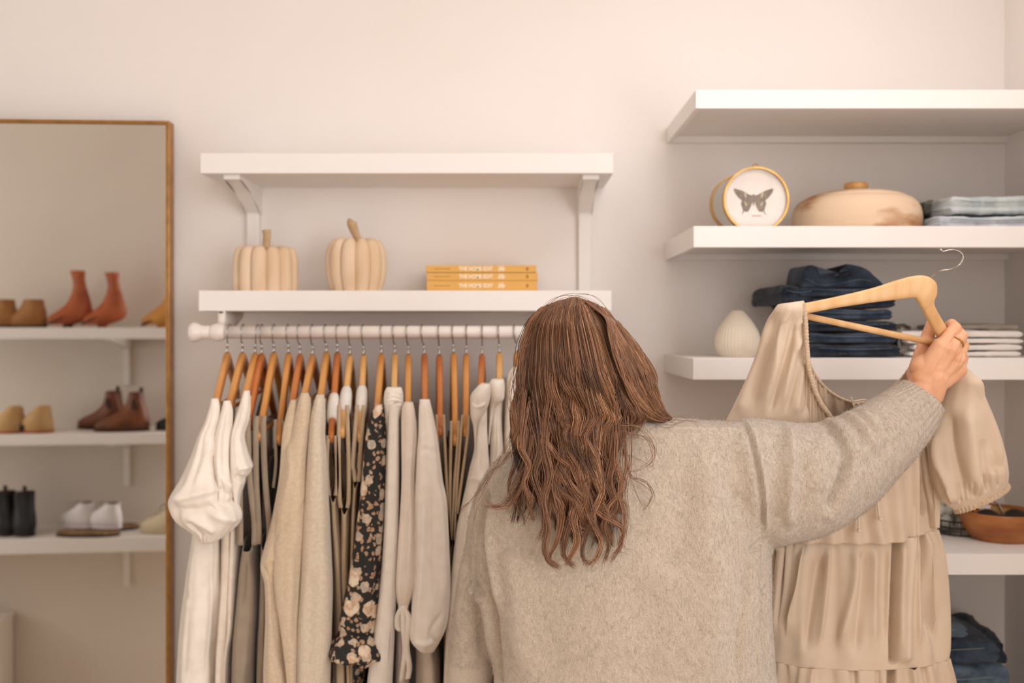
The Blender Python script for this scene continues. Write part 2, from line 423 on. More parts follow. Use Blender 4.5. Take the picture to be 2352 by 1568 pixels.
def sweater_mat():
    m = mat('oatmeal_brushed_knit', (212, 195, 176), 0.95, (198, 179, 157), 420, 0, 0, 0.1, sheen=0.5, detail=6)
    nt = m.node_tree; L = nt.links; b = nt.nodes['Principled BSDF']; tc = [n for n in nt.nodes if n.type == 'TEX_COORD'][0]
    mp = nt.nodes.new('ShaderNodeMapping'); mp.inputs['Scale'].default_value = (1, 1, 0.45); mp.inputs['Rotation'].default_value = (0, 0.35, 0); L.new(tc.outputs['Object'], mp.inputs[0])
    n1 = nt.nodes.new('ShaderNodeTexNoise'); n1.inputs['Scale'].default_value = 420; n1.inputs['Detail'].default_value = 6; n1.inputs['Roughness'].default_value = 0.7; L.new(mp.outputs[0], n1.inputs['Vector'])
    n2 = nt.nodes.new('ShaderNodeTexNoise'); n2.inputs['Scale'].default_value = 45; n2.inputs['Detail'].default_value = 3; L.new(mp.outputs[0], n2.inputs['Vector'])
    ad = nt.nodes.new('ShaderNodeMath'); ad.operation = 'ADD'; L.new(n1.outputs[0], ad.inputs[0]); L.new(n2.outputs[0], ad.inputs[1])
    bp = nt.nodes.new('ShaderNodeBump'); bp.inputs['Strength'].default_value = 1.0; bp.inputs['Distance'].default_value = 0.003
    L.new(ad.outputs[0], bp.inputs['Height']); L.new(bp.outputs[0], b.inputs['Normal'])
    return m
M['sweater'] = sweater_mat()

def hair_mat():
    m = bpy.data.materials.new('brown_hair'); m.use_nodes = True; nt = m.node_tree; L = nt.links
    b = nt.nodes['Principled BSDF']; b.inputs['Roughness'].default_value = 0.42; b.inputs['Specular IOR Level'].default_value = 0.45
    at = nt.nodes.new('ShaderNodeAttribute'); at.attribute_name = 'tone'
    rp = nt.nodes.new('ShaderNodeValToRGB'); e = rp.color_ramp.elements
    e[0].position = 0.0; e[0].color = (*lin((44, 29, 21)), 1); e[1].position = 1.0; e[1].color = (*lin((212, 162, 118)), 1)
    k = e.new(0.45); k.color = (*lin((116, 79, 56)), 1); k = e.new(0.75); k.color = (*lin((156, 110, 77)), 1)
    L.new(at.outputs['Fac'], rp.inputs[0]); L.new(rp.outputs[0], b.inputs['Base Color'])
    return m
M['hair'] = hair_mat()
# ------------------------------------------------------------------ the room
WALL = 2.45; XR = 1.212; XL = -3.2; YB = -3.0; HC = 2.75
struct('floor', boxmb(((XL - 0.1, YB - 0.1, -0.1), (XR + 0.1, WALL + 0.1, 0))), M['floor'])
struct('ceiling', boxmb(((XL - 0.1, YB - 0.1, HC), (XR + 0.1, WALL + 0.1, HC + 0.1))), M['ceil'])
struct('wall_front', boxmb(((XL - 0.1, WALL, 0), (XR + 0.1, WALL + 0.1, HC))), M['wall'])
def holed(a0, a1, h0, h1, z0, z1, mk):
    """wall strip with one rectangular opening; mk(a,b,z,y) makes a box"""
    return boxmb(mk(a0, h0, 0, HC), mk(h1, a1, 0, HC), mk(h0, h1, 0, z0), mk(h0, h1, z1, HC))
struct('wall_right', holed(YB, WALL, -2.1, 0.6, 0.9, 2.6, lambda a, b, c, d: ((XR, a, c), (XR + 0.1, b, d))), M['wall'])
struct('wall_back', holed(XL, XR, -0.75, 1.15, 0.9, 2.6, lambda a, b, c, d: ((a, YB - 0.1, c), (b, YB, d))), M['wall'])
struct('wall_left', holed(YB, WALL, 1.0, 2.3, 0.85, 2.25, lambda a, b, c, d: ((XL - 0.1, a, c), (XL, b, d))), M['wall'])  # opening in this wall is invented to go with the left fill light
def win(name, horiz, a0, a1, z0, z1, pos):
    t = 0.05; bs = []
    def bb(a, b, c, d, y0, y1): return ((a, y0, c), (b, y1, d)) if horiz else ((y0, a, c), (y1, b, d))
    y0, y1 = pos
    mid = (a0 + a1) / 2
    bs = [bb(a0, a0 + t, z0, z1, y0, y1), bb(a1 - t, a1, z0, z1, y0, y1), bb(a0, a1, z0, z0 + t, y0, y1), bb(a0, a1, z1 - t, z1, y0, y1), bb(mid - t / 2, mid + t / 2, z0, z1, y0, y1)]
    return struct(name, boxmb(*bs), M['shelf'])
win('window_1', False, -2.1, 0.6, 0.9, 2.6, (XR + 0.045, XR + 0.095))
win('window_2', True, -0.75, 1.15, 0.9, 2.6, (YB - 0.095, YB - 0.045))
win('added_window_left', False, 1.0, 2.3, 0.85, 2.25, (XL - 0.095, XL - 0.045))  # invented window frame, added to house the left fill light
# short partition opposite the mirror; it carries the shoe shelves
STUB = 0.80
struct('wall_partition', boxmb(((XL, STUB - 0.12, 0), (-1.02, STUB, HC))), M['stubwall'])
struct('baseboard_front', boxmb(((XL, WALL - 0.015, 0), (XR, WALL, 0.10))), M['shelf'])

# ------------------------------------------------------------------ left shelf unit
DF = 2.225
def board(name, x0, x1, y0, y1, z0, z1, label, grp):
    o = obj(name, boxmb(((x0, y0, z0), (x1, y1, z1))), M['shelf'], None, False); bevel(o, 0.0015)
    return tag(o, label, 'shelf', grp)
zt1, zt0 = Za(351, DF), Za(398, DF)
zl1, zl0 = Za(667, DF), Za(714, DF)
GL = 'white shelves over the clothes rail'
board('wall_shelf', Xa(460, DF), Xa(1409, DF), DF, WALL, zt0, zt1, 'empty thick white wall shelf above the pumpkins and yellow books', GL)
board('wall_shelf', Xa(456, DF), Xa(1405, DF), DF, WALL, zl0, zl1, 'thick white wall shelf carrying two wooden pumpkins and three yellow books', GL)
def bracket(xc, ztop, zbot, yf, drop, label, grp, wd=0.036, yw=WALL, sgn=1):
    r = thing('shelf_bracket', label, 'bracket', (xc, yw, zbot), grp)
    t = 0.022
    s = sgn
    ys = np.linspace(0, 1, 9)
    poly = [(yw, ztop), (yf, ztop), (yf, ztop - 0.010)]
    for k in ys[1:]:
        poly.append((yf + (yw - s * t - yf) * k, ztop - 0.010 - drop * k ** 1.6))
    poly += [(yw - s * t, ztop - drop - 0.012), (yw, ztop - drop - 0.012)]
    m = MB().add(*prism_x(poly, xc - wd / 2, xc + wd / 2)); bevel(obj('gusset', m, M['shelf'], r, False), 0.0012)
    m = MB().add(*prism_x([(yw, ztop - drop - 0.012), (yw - s * t, ztop - drop - 0.012), (yw - s * t * 0.7, zbot), (yw, zbot)], xc - wd * 0.42, xc + wd * 0.42))
    bevel(obj('wall_strip', m, M['shelf'], r, False), 0.0012)
    return r
bracket(-0.632, zt0, zl1, DF + 0.02, 0.055, 'white bracket under the empty shelf, on the pumpkin side', 'brackets between the two white shelves')
bracket(0.178, zt0, zl1, DF + 0.02, 0.055, 'white bracket under the empty shelf, on the side past the yellow books', 'brackets between the two white shelves')

# ------------------------------------------------------------------ clothes rail
RD = 2.20; RZ = Za(763, RD); RR = 0.0142
rail = thing('clothes_rail', 'white wooden clothes rail with a flared end cap hung under the shelf', 'clothes rail', (Xa(900, RD), RD, RZ - 0.02))
x0, x1 = Xa(452, RD), Xa(1385, RD)
m = MB().add(*tube([(x0, RD, RZ), (x1, RD, RZ)], RR, 32)); obj('rod', m, M['rod'], rail)
for sx, xe in ((-1, x0), (1, x1)):
    prof = [(0.0, -0.014), (0.019, -0.014), (0.0225, -0.008), (0.0215, 0.000), (0.017, 0.008), (0.0150, 0.014), (0.0150, 0.05)]
    a = np.linspace(0, 2 * np.pi, 32, endpoint=False)
    R = np.array([[(xe + sx * -z, RD + r * math.cos(t), RZ + r * math.sin(t)) for t in a] for r, z in prof])
    obj('end_cap', MB().add(*loft(R)), M['rod'], rail)
    xb = xe - sx * 0.047
    R = np.array([[(xb + dx, RD + r * math.cos(t), RZ + r * math.sin(t)) for t in a] for dx, r in ((-0.016, 0.0150), (-0.012, 0.0178), (0, 0.0205), (0.012, 0.0178), (0.016, 0.0150))])
    ho = MB().add(*loft(R)); ho.add(*tube([(xb, RD + 0.028, RZ + 0.004), (xb, RD + 0.030, zl0)], 0.0095, 20))
    ho.add(*prism_x([(RD + 0.03, zl0), (RD + 0.2, zl0), (RD + 0.19, zl0 - 0.012), (RD + 0.12, zl0 - 0.036), (RD + 0.03, RZ + 0.0)], xb - 0.004, xb + 0.004))
    h = obj('rail_holder', ho, M['rod'], rail)
    obj('screw', MB().add(*sph((xb, RD + 0.026, zl0 - 0.003), 0.007, sc=(1, 1, 0.5))), M['screw'], h)

# ------------------------------------------------------------------ right shelf unit
DR = 2.06
SH = {}
GR = 'deep white shelves in the alcove'
for k, (ya, yb, xa, lab) in enumerate(((206, 249, 1598, 'topmost deep white shelf in the alcove, with nothing on it'),
                                      (519, 568, 1593, 'deep white shelf carrying the round butterfly picture and lidded wooden bowl'),
                                      (823, 872, 1592, 'deep white shelf carrying the white vase and dark jeans stack'),
                                      (1272, 1320, 1592, 'deep white shelf carrying the wooden dish and glass jar'),
                                      (1790, 1840, 1592, 'lowest deep white shelf, under the stack of blue jeans'))):
    zt, zb, xl = Za(ya, DR), Za(yb, DR), Xa(xa, DR)
    r = thing('alcove_shelf', lab, 'shelf', ((xl + XR) / 2, (DR + WALL) / 2, zb), GR)
    SH[k] = zt
    bevel(obj('board', boxmb(((xl + 0.012, DR + 0.018, zb + 0.016), (XR, WALL, zt))), M['shelf'], r, False), 0.001)
    bevel(obj('fascia', boxmb(((xl, DR, zb), (XR, DR + 0.018, zt))), M['shelf'], r, False), 0.001)
    bevel(obj('side_fascia', boxmb(((xl, DR + 0.018, zb), (xl + 0.012, WALL, zt))), M['shelf'], r, False), 0.001)
    bevel(obj('wall_cleat', boxmb(((xl + 0.012, WALL - 0.02, zb), (XR, WALL, zb + 0.016))), M['shelf'], r, False), 0.001)

# ------------------------------------------------------------------ mirror
AM = math.radians(3.0)
MF = np.array([Xa(389, 2.395), 2.395, 0.0])       # front right edge of the frame
MU = np.array([-math.cos(AM), -math.sin(AM), 0.0]); MN = np.array([math.sin(AM), -math.cos(AM), 0.0])
MTOP = Za(277, 2.395); MWD = 0.92
mir = thing('floor_mirror', 'tall mirror in a thin brass-coloured frame leaning beside the clothes rail', 'mirror', MF + MU * MWD / 2)
def fr(u0, u1, n0, n1, z0, z1):
    V = []
    for z in (z0, z1):
        for u, n in ((u0, n0), (u1, n0), (u1, n1), (u0, n1)):
            V.append(MF + MU * u - MN * n + np.array([0, 0, z]))
    return V, [(0, 3, 2, 1), (4, 5, 6, 7), (0, 1, 5, 4), (1, 2, 6, 5), (2, 3, 7, 6), (3, 0, 4, 7)]
ft = 0.009; dp = 0.040
m = MB().add(*fr(0, ft, 0, dp, 0, MTOP)).add(*fr(MWD - ft, MWD, 0, dp, 0, MTOP)).add(*fr(ft, MWD - ft, 0, dp, MTOP - ft, MTOP)).add(*fr(ft, MWD - ft, 0, dp, 0, ft))
bevel(obj('frame', m, M['gold'], mir, False), 0.002)
obj('mirror_glass', MB().add(*fr(ft, MWD - ft, 0.006, 0.012, ft, MTOP - ft)), M['mirror'], mir, False)
obj('backing', MB().add(*fr(ft, MWD - ft, 0.0125, 0.03, ft, MTOP - ft)), M['card'], mir, False)
MG = MF - MN * 0.006
def refl(px, py, yreal):
    """where the ray through a photo pixel lands, after the mirror, on the plane y = yreal"""
    d = np.array([(px - CX) / F, 1.0, -(py - CY) / F]); o = np.array([0, 0, CZ])
    t = np.dot(MG - o, MN) / np.dot(d, MN); h = o + d * t
    r = d - 2 * np.dot(d, MN) * MN
    s = (yreal - h[1]) / r[1]
    return h + r * s

# shoe shelves on the partition, seen in the mirror
YS = 1.075                                   # front face of the shoe shelves
GS = 'shoe shelves seen in the mirror'
SF = []
xr_ = -1.06
for k, (ya, yb, lab) in enumerate(((752, 778, 'white shelf under the rust heeled boots, seen in the mirror'), (996, 1021, 'white shelf under the brown pull-on boots, seen in the mirror'), (1236, 1269, 'white shelf under the white sneakers, seen in the mirror'))):
    zt, zb = refl(200, ya, YS)[2], refl(200, yb, YS)[2]
    SF.append(zt)
    o = obj('shoe_shelf', boxmb(((-2.7, STUB, zb), (xr_, YS, zt))), M['shelf'], None, False); bevel(o, 0.0015)
    tag(o, lab, 'shelf', GS)
    xb = refl(288, ya, STUB + 0.03)[0]
    bracket(xb, zb, refl(288, (884, 1115, 1345)[k], STUB + 0.01)[2], YS - 0.03, 0.03, ('white bracket under the rust-boot shelf, seen in the mirror', 'white bracket under the brown-boot shelf, seen in the mirror', 'white bracket under the sneaker shelf, seen in the mirror')[k], 'brackets under the shoe shelves', 0.026, STUB, -1)
# white storage box on the floor under the shoe shelves
c = refl(-22, 1440, 1.02)
bx = thing('storage_cabinet', 'white cabinet low down at the edge of the mirror reflection', 'cabinet', (c[0] - 0.25, 0.92, 0))
bevel(obj('body', boxmb(((c[0] - 0.5, STUB + 0.005, 0.0), (c[0], 1.02, c[2] - 0.02))), M['shelf'], bx, False), 0.003)
bevel(obj('lid', boxmb(((c[0] - 0.51, STUB + 0.005, c[2] - 0.02), (c[0] + 0.006, 1.03, c[2]))), M['shelf'], bx, False), 0.003)

# ------------------------------------------------------------------ shoes
def shoe(name, label, grp, px, k, mt, rows, yaw=0, scale=1.0, y=None, heel=None, sole=True, tab=None, open_=True, extra=None, mats=None):
    """rows: z, x_toe, x_heel, half width (metres, toe towards -x), from the sole up"""
    y = y if y is not None else YS - 0.12
    zb = SF[k]
    base = refl(px, 900, y); base[2] = zb
    r = thing(name, label, 'shoe', base, grp)
    S = cr(np.array(rows), 40); S[:, 0] = np.maximum.accumulate(S[:, 0]); a = np.linspace(0, 2 * np.pi, 36, endpoint=False); R = []
    ca, sa = math.cos(yaw), math.sin(yaw)
    def tr(L):
        L = np.asarray(L, float) * scale
        return np.stack([base[0] + L[..., 0] * ca - L[..., 1] * sa, base[1] + L[..., 0] * sa + L[..., 1] * ca, base[2] + L[..., 2]], -1)
    for z, xt, xh, hw in S:
        cx, hx = (xt + xh) / 2, (xh - xt) / 2
        R.append(np.stack([cx - hx * np.sign(np.cos(a)) * np.abs(np.cos(a)) ** 0.85, hw * np.sin(a) * (1 - 0.12 * np.cos(a)), np.full(36, z)], -1))
    R = np.array(R)
    obj('upper', MB().add(*loft(tr(R))), M[mt], r)
    if open_:
        z, xt, xh, hw = S[-1]
        q = np.stack([(xt + xh) / 2 - (xh - xt) / 2 * 0.86 * np.cos(a), hw * 0.86 * np.sin(a), np.full(36, z + 0.0008)], -1)
        q2 = q + [0, 0, -0.004]
        obj('opening', MB().add(*loft(tr(np.array([q2, q])))), M['insole'], r)
    z, xt, xh, hw = rows[0]
    if sole:
        th = 0.008
        Q = []
        for zz, e in ((0.0, 0.0), (th, 0.003)):
            Q.append(np.stack([(xt + xh) / 2 - ((xh - xt) / 2 + 0.003) * np.sign(np.cos(a)) * np.abs(np.cos(a)) ** 0.8, (hw + 0.003) * np.sin(a) * (1 - 0.12 * np.cos(a)), np.full(36, zz + (rows[0][0] - th if heel is None else 0))], -1))
        if heel is None: obj('sole', MB().add(*loft(tr(np.array(Q)))), M[(mats or {}).get('sole', 'sole')], r)
        else:
            Q = np.array(Q); Q[:, :, 2] += np.clip((Q[:, :, 0] - (xh - 0.12)) / 0.08, 0, 1) * heel[0]
            obj('sole', MB().add(*loft(tr(Q))), M[(mats or {}).get('sole', 'sole')], r)
    if heel:
        h, l = heel
        Rk = []
        for zz, e in ((0, 0.006), (h * 0.5, 0.002), (h + 0.02, 0)):
            Rk.append(np.stack([xh - l / 2 - e * 0.5 + (-(l / 2) + e) * np.cos(a), (0.026 - e * 0.8) * np.sin(a), np.full(36, zz)], -1))
        obj('heel', MB().add(*loft(tr(np.array(Rk)))), M[(mats or {}).get('heel', mt)], r)
    if tab:
        for xx in tab:
            L = np.array([(xx, 0, S[-1][0] - 0.02), (xx, 0, S[-1][0] + 0.008), (xx + 0.001, 0, S[-1][0] + 0.02)])
            V, Q_, T_ = ribbon(tr(L), (0.014 * scale, 0, 0), 0.0015); obj('pull_tab', MB().add(V, Q_, T_), M['insole'], r)
    if extra: extra(r, tr, S)
    return r
booth = [(0.010, -0.125, 0.105, 0.036), (0.028, -0.126, 0.108, 0.042), (0.045, -0.118, 0.105, 0.042), (0.062, -0.085, 0.096, 0.040), (0.080, -0.040, 0.090, 0.037), (0.105, -0.010, 0.082, 0.034), (0.15, 0.008, 0.070, 0.032), (0.185, 0.002, 0.072, 0.034), (0.20, 0.0, 0.074, 0.035)]
def heeled(rows, h):  # raise the heel end: foot slopes
    return rows
GP = 'shoes on the shelves in the mirror'
rust = [(0.012, -0.088, 0.01, 0.034), (0.028, -0.090, 0.05, 0.040), (0.045, -0.078, 0.070, 0.041), (0.065, -0.050, 0.073, 0.038), (0.09, -0.022, 0.068, 0.036), (0.12, -0.006, 0.060, 0.034), (0.16, 0.004, 0.048, 0.030), (0.19, 0.0, 0.044, 0.031), (0.215, -0.008, 0.046, 0.033)]
shoe('ankle_boot', 'rust leather high-shaft heeled boot in the mirror, between tan boot and its own mate', GP, 166, 0, 'rust', rust, -0.55, 1.0, heel=(0.04, 0.045), mats={'heel': 'insole'})
shoe('ankle_boot', 'rust leather high-shaft heeled boot in the mirror, beside the mustard boot', GP, 245, 0, 'rust', rust, -0.35, 0.97, heel=(0.04, 0.045), mats={'heel': 'rust'})
mus = [(r0, a0 * 1.05, b0 * 1.1, c0) for r0, a0, b0, c0 in rust]
shoe('ankle_boot', 'mustard tan boot cut off by the mirror frame, beside the rust boots', GP, 384, 0, 'mustard', mus, 0.0, 1.0, heel=(0.03, 0.05), mats={'heel': 'mustard'})
low = [(0.008, -0.105, 0.055, 0.036), (0.025, -0.104, 0.058, 0.040), (0.045, -0.085, 0.055, 0.040), (0.065, -0.050, 0.052, 0.038), (0.085, -0.034, 0.046, 0.036), (0.105, -0.026, 0.042, 0.036)]
shoe('ankle_boot', 'low tan suede boot in the mirror, nearer the rust boots of its pair', GP, 72, 0, 'tanl', low, 0.05, 1.0)
shoe('ankle_boot', 'low tan suede boot in the mirror, cut by the photo edge', GP, 5, 0, 'tanl', low, 0.25, 1.0)
mule = [(0.008, -0.065, 0.05, 0.040), (0.025, -0.066, 0.05, 0.043), (0.045, -0.055, 0.045, 0.042), (0.065, -0.030, 0.04, 0.038), (0.085, -0.006, 0.038, 0.030), (0.092, 0.004, 0.030, 0.022)]
def toehole(r, tr, S):
    a = np.linspace(0, 2 * np.pi, 24, endpoint=False)
    R = [np.stack([-0.052 + 0.030 * s * np.cos(a), 0.0405 + dy + 0 * a, 0.020 + 0.011 * s * np.sin(a)], -1) for s, dy in ((1, -0.006), (1, 0.002), (0.3, 0.0021))]
    obj('toe_opening', MB().add(*loft(tr(np.array(R)))), M['black'], r)
shoe('mule', 'sand suede open-toe mule in the mirror, nearer the brown boots', GP, 88, 1, 'suede', mule, 0.3, 1.08, extra=toehole, open_=False, y=YS - 0.08, mats={'sole': 'rust'})
shoe('mule', 'sand suede open-toe mule in the mirror, cut by the photo edge', GP, 24, 1, 'suede', mule, 0.3, 1.08, extra=toehole, open_=False, y=YS - 0.08, mats={'sole': 'rust'})
chel = [(0.010, -0.115, 0.085, 0.036), (0.028, -0.114, 0.088, 0.042), (0.045, -0.090, 0.086, 0.042), (0.065, -0.045, 0.080, 0.040), (0.090, -0.012, 0.074, 0.037), (0.120, 0.004, 0.066, 0.035), (0.150, 0.010, 0.062, 0.036)]
def gore(r, tr, S):
    a = np.linspace(0, 2 * np.pi, 20, endpoint=False)
    R = [np.stack([0.036 + 0.013 * s * np.cos(a) - 0.004 * np.sin(a), 0.0365 + dy + 0 * a, 0.098 + 0.030 * s * np.sin(a)], -1) for s, dy in ((1, -0.01), (0.9, 0.001))]
    obj('elastic_gusset', MB().add(*loft(tr(np.array(R)))), M['insole'], r)
shoe('ankle_boot', 'chocolate brown pull-on boot in the mirror, front one of its pair', GP, 290, 1, 'choc', chel, -0.1, 0.97, tab=(0.055,), extra=gore, y=YS - 0.09)
shoe('ankle_boot', 'chocolate brown pull-on boot in the mirror, half behind its mate', GP, 241, 1, 'choc', chel, 0.25, 0.97, tab=(0.055,), extra=gore, y=YS - 0.19)
shoe('flat_shoe', 'dark shoe just showing at the mirror frame on the brown-boot shelf', GP, 402, 1, 'black', [(0.008, -0.07, 0.09, 0.035), (0.03, -0.068, 0.09, 0.038), (0.05, -0.03, 0.085, 0.034)], 0, 1)
blk = [(0.012, -0.100, 0.075, 0.036), (0.03, -0.100, 0.080, 0.042), (0.05, -0.080, 0.078, 0.042), (0.075, -0.035, 0.070, 0.038), (0.11, -0.010, 0.060, 0.035), (0.15, -0.004, 0.056, 0.036), (0.165, 0.012, 0.056, 0.034)]
shoe('ankle_boot', 'black ankle boot with pull tab in the mirror, nearer the white sneakers', GP, 50, 2, 'black', blk, 0.9, 1.0, tab=(0.03,), y=YS - 0.1)
shoe('ankle_boot', 'black ankle boot with pull tab in the mirror, cut by the photo edge', GP, 6, 2, 'black', blk, 0.9, 1.0, tab=(0.03,), y=YS - 0.12)
snk = [(0.012, -0.110, 0.090, 0.038), (0.03, -0.112, 0.092, 0.044), (0.05, -0.095, 0.090, 0.043), (0.07, -0.055, 0.086, 0.040), (0.09, -0.015, 0.080, 0.036), (0.105, 0.010, 0.078, 0.032), (0.112, 0.02, 0.082, 0.030)]
def laces(r, tr, S):
    m = MB()
    for k in range(5):
        z = 0.060 + k * 0.011; x = -0.066 + k * 0.019
        L = [(x + 0.001, -0.022, z - 0.006), (x - 0.003, 0, z + 0.006), (x + 0.001, 0.022, z - 0.006), (x + 0.008, 0.030, z - 0.016)]
        m.add(*tube(tr(cr(L, 12)), 0.0022, 6))
    m.add(*tube(tr(cr([(0.0, 0, 0.108), (-0.02, 0.02, 0.112), (-0.03, 0.03, 0.095)], 10)), 0.002, 6)).add(*tube(tr(cr([(0.0, 0, 0.108), (-0.02, -0.02, 0.114), (-0.035, -0.02, 0.1)], 10)), 0.002, 6))
    obj('laces', m, M['white' if r.get('w') else 'grey'], r)
# woven sandals underneath the sneakers
def weave(r, tr, S):
    m = MB()
    for k in range(9):
        x = -0.10 + 0.022 * k
        m.add(*tube(tr(cr([(x, -0.045, 0.012), (x + 0.006, 0, 0.018), (x, 0.045, 0.012)], 10)), 0.003, 6))
    obj('woven_strap', m, M['rope'], r)
flat = [(0.008, -0.12, 0.11, 0.040), (0.014, -0.121, 0.111, 0.042), (0.017, -0.118, 0.108, 0.040)]
shoe('sandal', 'woven rope sandal lying under the white sneakers, seen in the mirror', GP, 205, 2, 'rope', flat, 0.1, 1.0, open_=False, extra=weave, y=YS - 0.055)
shoe('sandal', 'woven rope sandal behind its mate under the white sneakers, seen in the mirror', GP, 250, 2, 'rope', flat, -0.1, 1.0, open_=False, extra=weave, y=YS - 0.16)
SF[2] += 0.018
shoe('sneaker', 'white lace-up sneaker in the mirror, nearer the cream sneaker', GP, 238, 2, 'wleather', snk, 0.45, 0.86, extra=laces, y=YS - 0.10, mats={'sole': 'wleather'})
shoe('sneaker', 'white lace-up sneaker in the mirror, nearer the black boots', GP, 180, 2, 'wleather', snk, 0.55, 0.86, extra=laces, y=YS - 0.13, mats={'sole': 'wleather'})
SF[2] -= 0.018
shoe('sneaker', 'cream lace-up sneaker cut off by the mirror frame', GP, 388, 2, 'creaml', snk, 0.1, 0.95, extra=laces, y=YS - 0.08, mats={'sole': 'creaml'})

# ------------------------------------------------------------------ things on the left shelf
def pumpkin(label, px, half_px, ytop, ytip, flat, nl, stem, prof, d=2.30):
    zb = zl1; x = Xa(px, d); zt = Za(ytop, d); h = zt - zb; R0 = half_px / F * d
    r = thing('wooden_pumpkin', label, 'pumpkin', (x, d, zb), 'carved wooden pumpkins')
    n = 144; a = np.linspace(0, 2 * np.pi, n, endpoint=False)
    lobe = np.abs(np.cos(nl * a / 2)) ** 0.55
    rings = []
    for k, (rr, zz) in enumerate(cr(prof, 40)):
        q = rr * R0 * (1 - 0.16 * (1 - lobe)); sink = 0.10 * h * (1 - lobe) * max(0, zz - 0.7) / 0.3
        rings.append(np.stack([x + q * np.cos(a), d + q * np.sin(a), zb + zz * h - sink], -1))
    R = np.array(rings)
    obj('body', MB().add(*loft(R)), M['pump'], r)
    gm = MB(); j0 = [int(round((2 * q + 1) / nl * 0.5 * n)) % n for q in range(nl)]
    for j in j0: gm.add(*tube(R[3:36, j] , 0.0013, 6))
    obj('carved_grooves', gm, M['groove'], r)
    pts = np.array([P(sx, sy, d) for sx, sy, _ in stem]); rad = np.array([q for *_, q in stem])
    C = cr(np.column_stack([pts, rad]), 14)
    V, Q, T = tube(C[:, :3], C[:, 3], 12); obj('stem', MB().add(V, Q, T), M['pstem'], r)
    return r
pumpkin('squat square-shouldered wooden pumpkin with a straight upright stem', 610, 75, 567, 530, 1, 12,
        [(612, 600, 0.0095), (612, 560, 0.009), (613, 540, 0.0095), (612, 528, 0.0105)],
        [(0.0, 0), (0.9, 0.0), (0.985, 0.02), (1.0, 0.3), (0.995, 0.6), (0.96, 0.82), (0.88, 0.95), (0.7, 1.0), (0.3, 0.99), (0.0, 0.95)])
pumpkin('rounded wooden pumpkin with a bent leaning stem', 818, 70, 548, 505, 0, 11,
        [(826, 570, 0.009), (820, 545, 0.0085), (812, 525, 0.0105), (808, 510, 0.0115), (810, 505, 0.008)],
        [(0.0, 0), (0.78, 0.0), (0.86, 0.05), (0.97, 0.28), (1.0, 0.5), (0.98, 0.7), (0.9, 0.87), (0.75, 0.97), (0.5, 1.0), (0.25, 0.96), (0.0, 0.88)])
dB = 2.255
def text_mesh(s, size, mt, parent, loc, shear=0.0, name='title', xs=1.0, bold=0.0):
    c = bpy.data.curves.new(name, 'FONT'); c.body = s; c.size = size; c.extrude = 0.0002; c.shear = shear; c.offset = bold
    c.align_x = 'LEFT'; c.align_y = 'CENTER'
    o = bpy.data.objects.new(name, c); COL.objects.link(o)
    dg = bpy.context.evaluated_depsgraph_get(); me = bpy.data.meshes.new_from_object(o.evaluated_get(dg))
    me.materials.clear(); me.materials.append(M[mt]); bpy.data.objects.remove(o)
    o = bpy.data.objects.new(name, me); COL.objects.link(o); o.parent = parent
    o.location = tuple(np.array(loc) - wpos(parent)); o.rotation_euler = (math.pi / 2, 0, 0); o.scale = (xs, 1, 1)
    return o
for k, (ya, yb, xa, xb, lab) in enumerate(((644, 666, 980, 1234, 'mustard yellow hardback, bottom of the stack of three'), (626, 644, 980, 1235, 'mustard yellow hardback in the middle of the stack of three'), (609, 625.5, 978, 1232, 'mustard yellow hardback, top of the stack of three'))):
    z1, z0 = Za(ya, dB), Za(yb, dB) if k else zl1
    x0b, x1b = Xa(xa, dB), Xa(xb, dB)
    r = thing('hardback_book', lab, 'book', ((x0b + x1b) / 2, dB + 0.08, z0), 'yellow books in the stack')
    yb_ = dB + 0.178
    bevel(obj('cover', boxmb(((x0b, dB, z0 + 0.0003), (x1b, dB + 0.004, z1 - 0.0003)), ((x0b, dB + 0.004, z0 + 0.0003), (x1b, yb_, z0 + 0.0028)), ((x0b, dB + 0.004, z1 - 0.0028), (x1b, yb_, z1 - 0.0003))), M['book'], r, False), 0.0008)
    obj('pages', boxmb(((x0b + 0.003, dB + 0.004, z0 + 0.0028), (x1b - 0.003, yb_ - 0.003, z1 - 0.0028))), M['page'], r, False)
    zc = (z0 + z1) / 2
    text_mesh('THE HOME EDIT', 0.0125, 'ink', r, (Xa(1054, dB), dB - 0.0001, zc), name='title', xs=0.84, bold=0.0004)
    text_mesh('life', 0.016, 'ink', r, (Xa(1143, dB), dB - 0.0001, zc), 0.4, 'title_word', 0.8, 0.0003)
    obj('author_line', boxmb(((Xa(997, dB), dB - 0.0002, zc - 0.0008), (Xa(1034, dB), dB + 0.001, zc + 0.0008))), M['inkd'], r, False)
    obj('publisher_mark', MB().add(*sph((Xa(1211, dB), dB, zc), 0.0035, sc=(0.9, 0.1, 1.2))), M['inkd'], r)

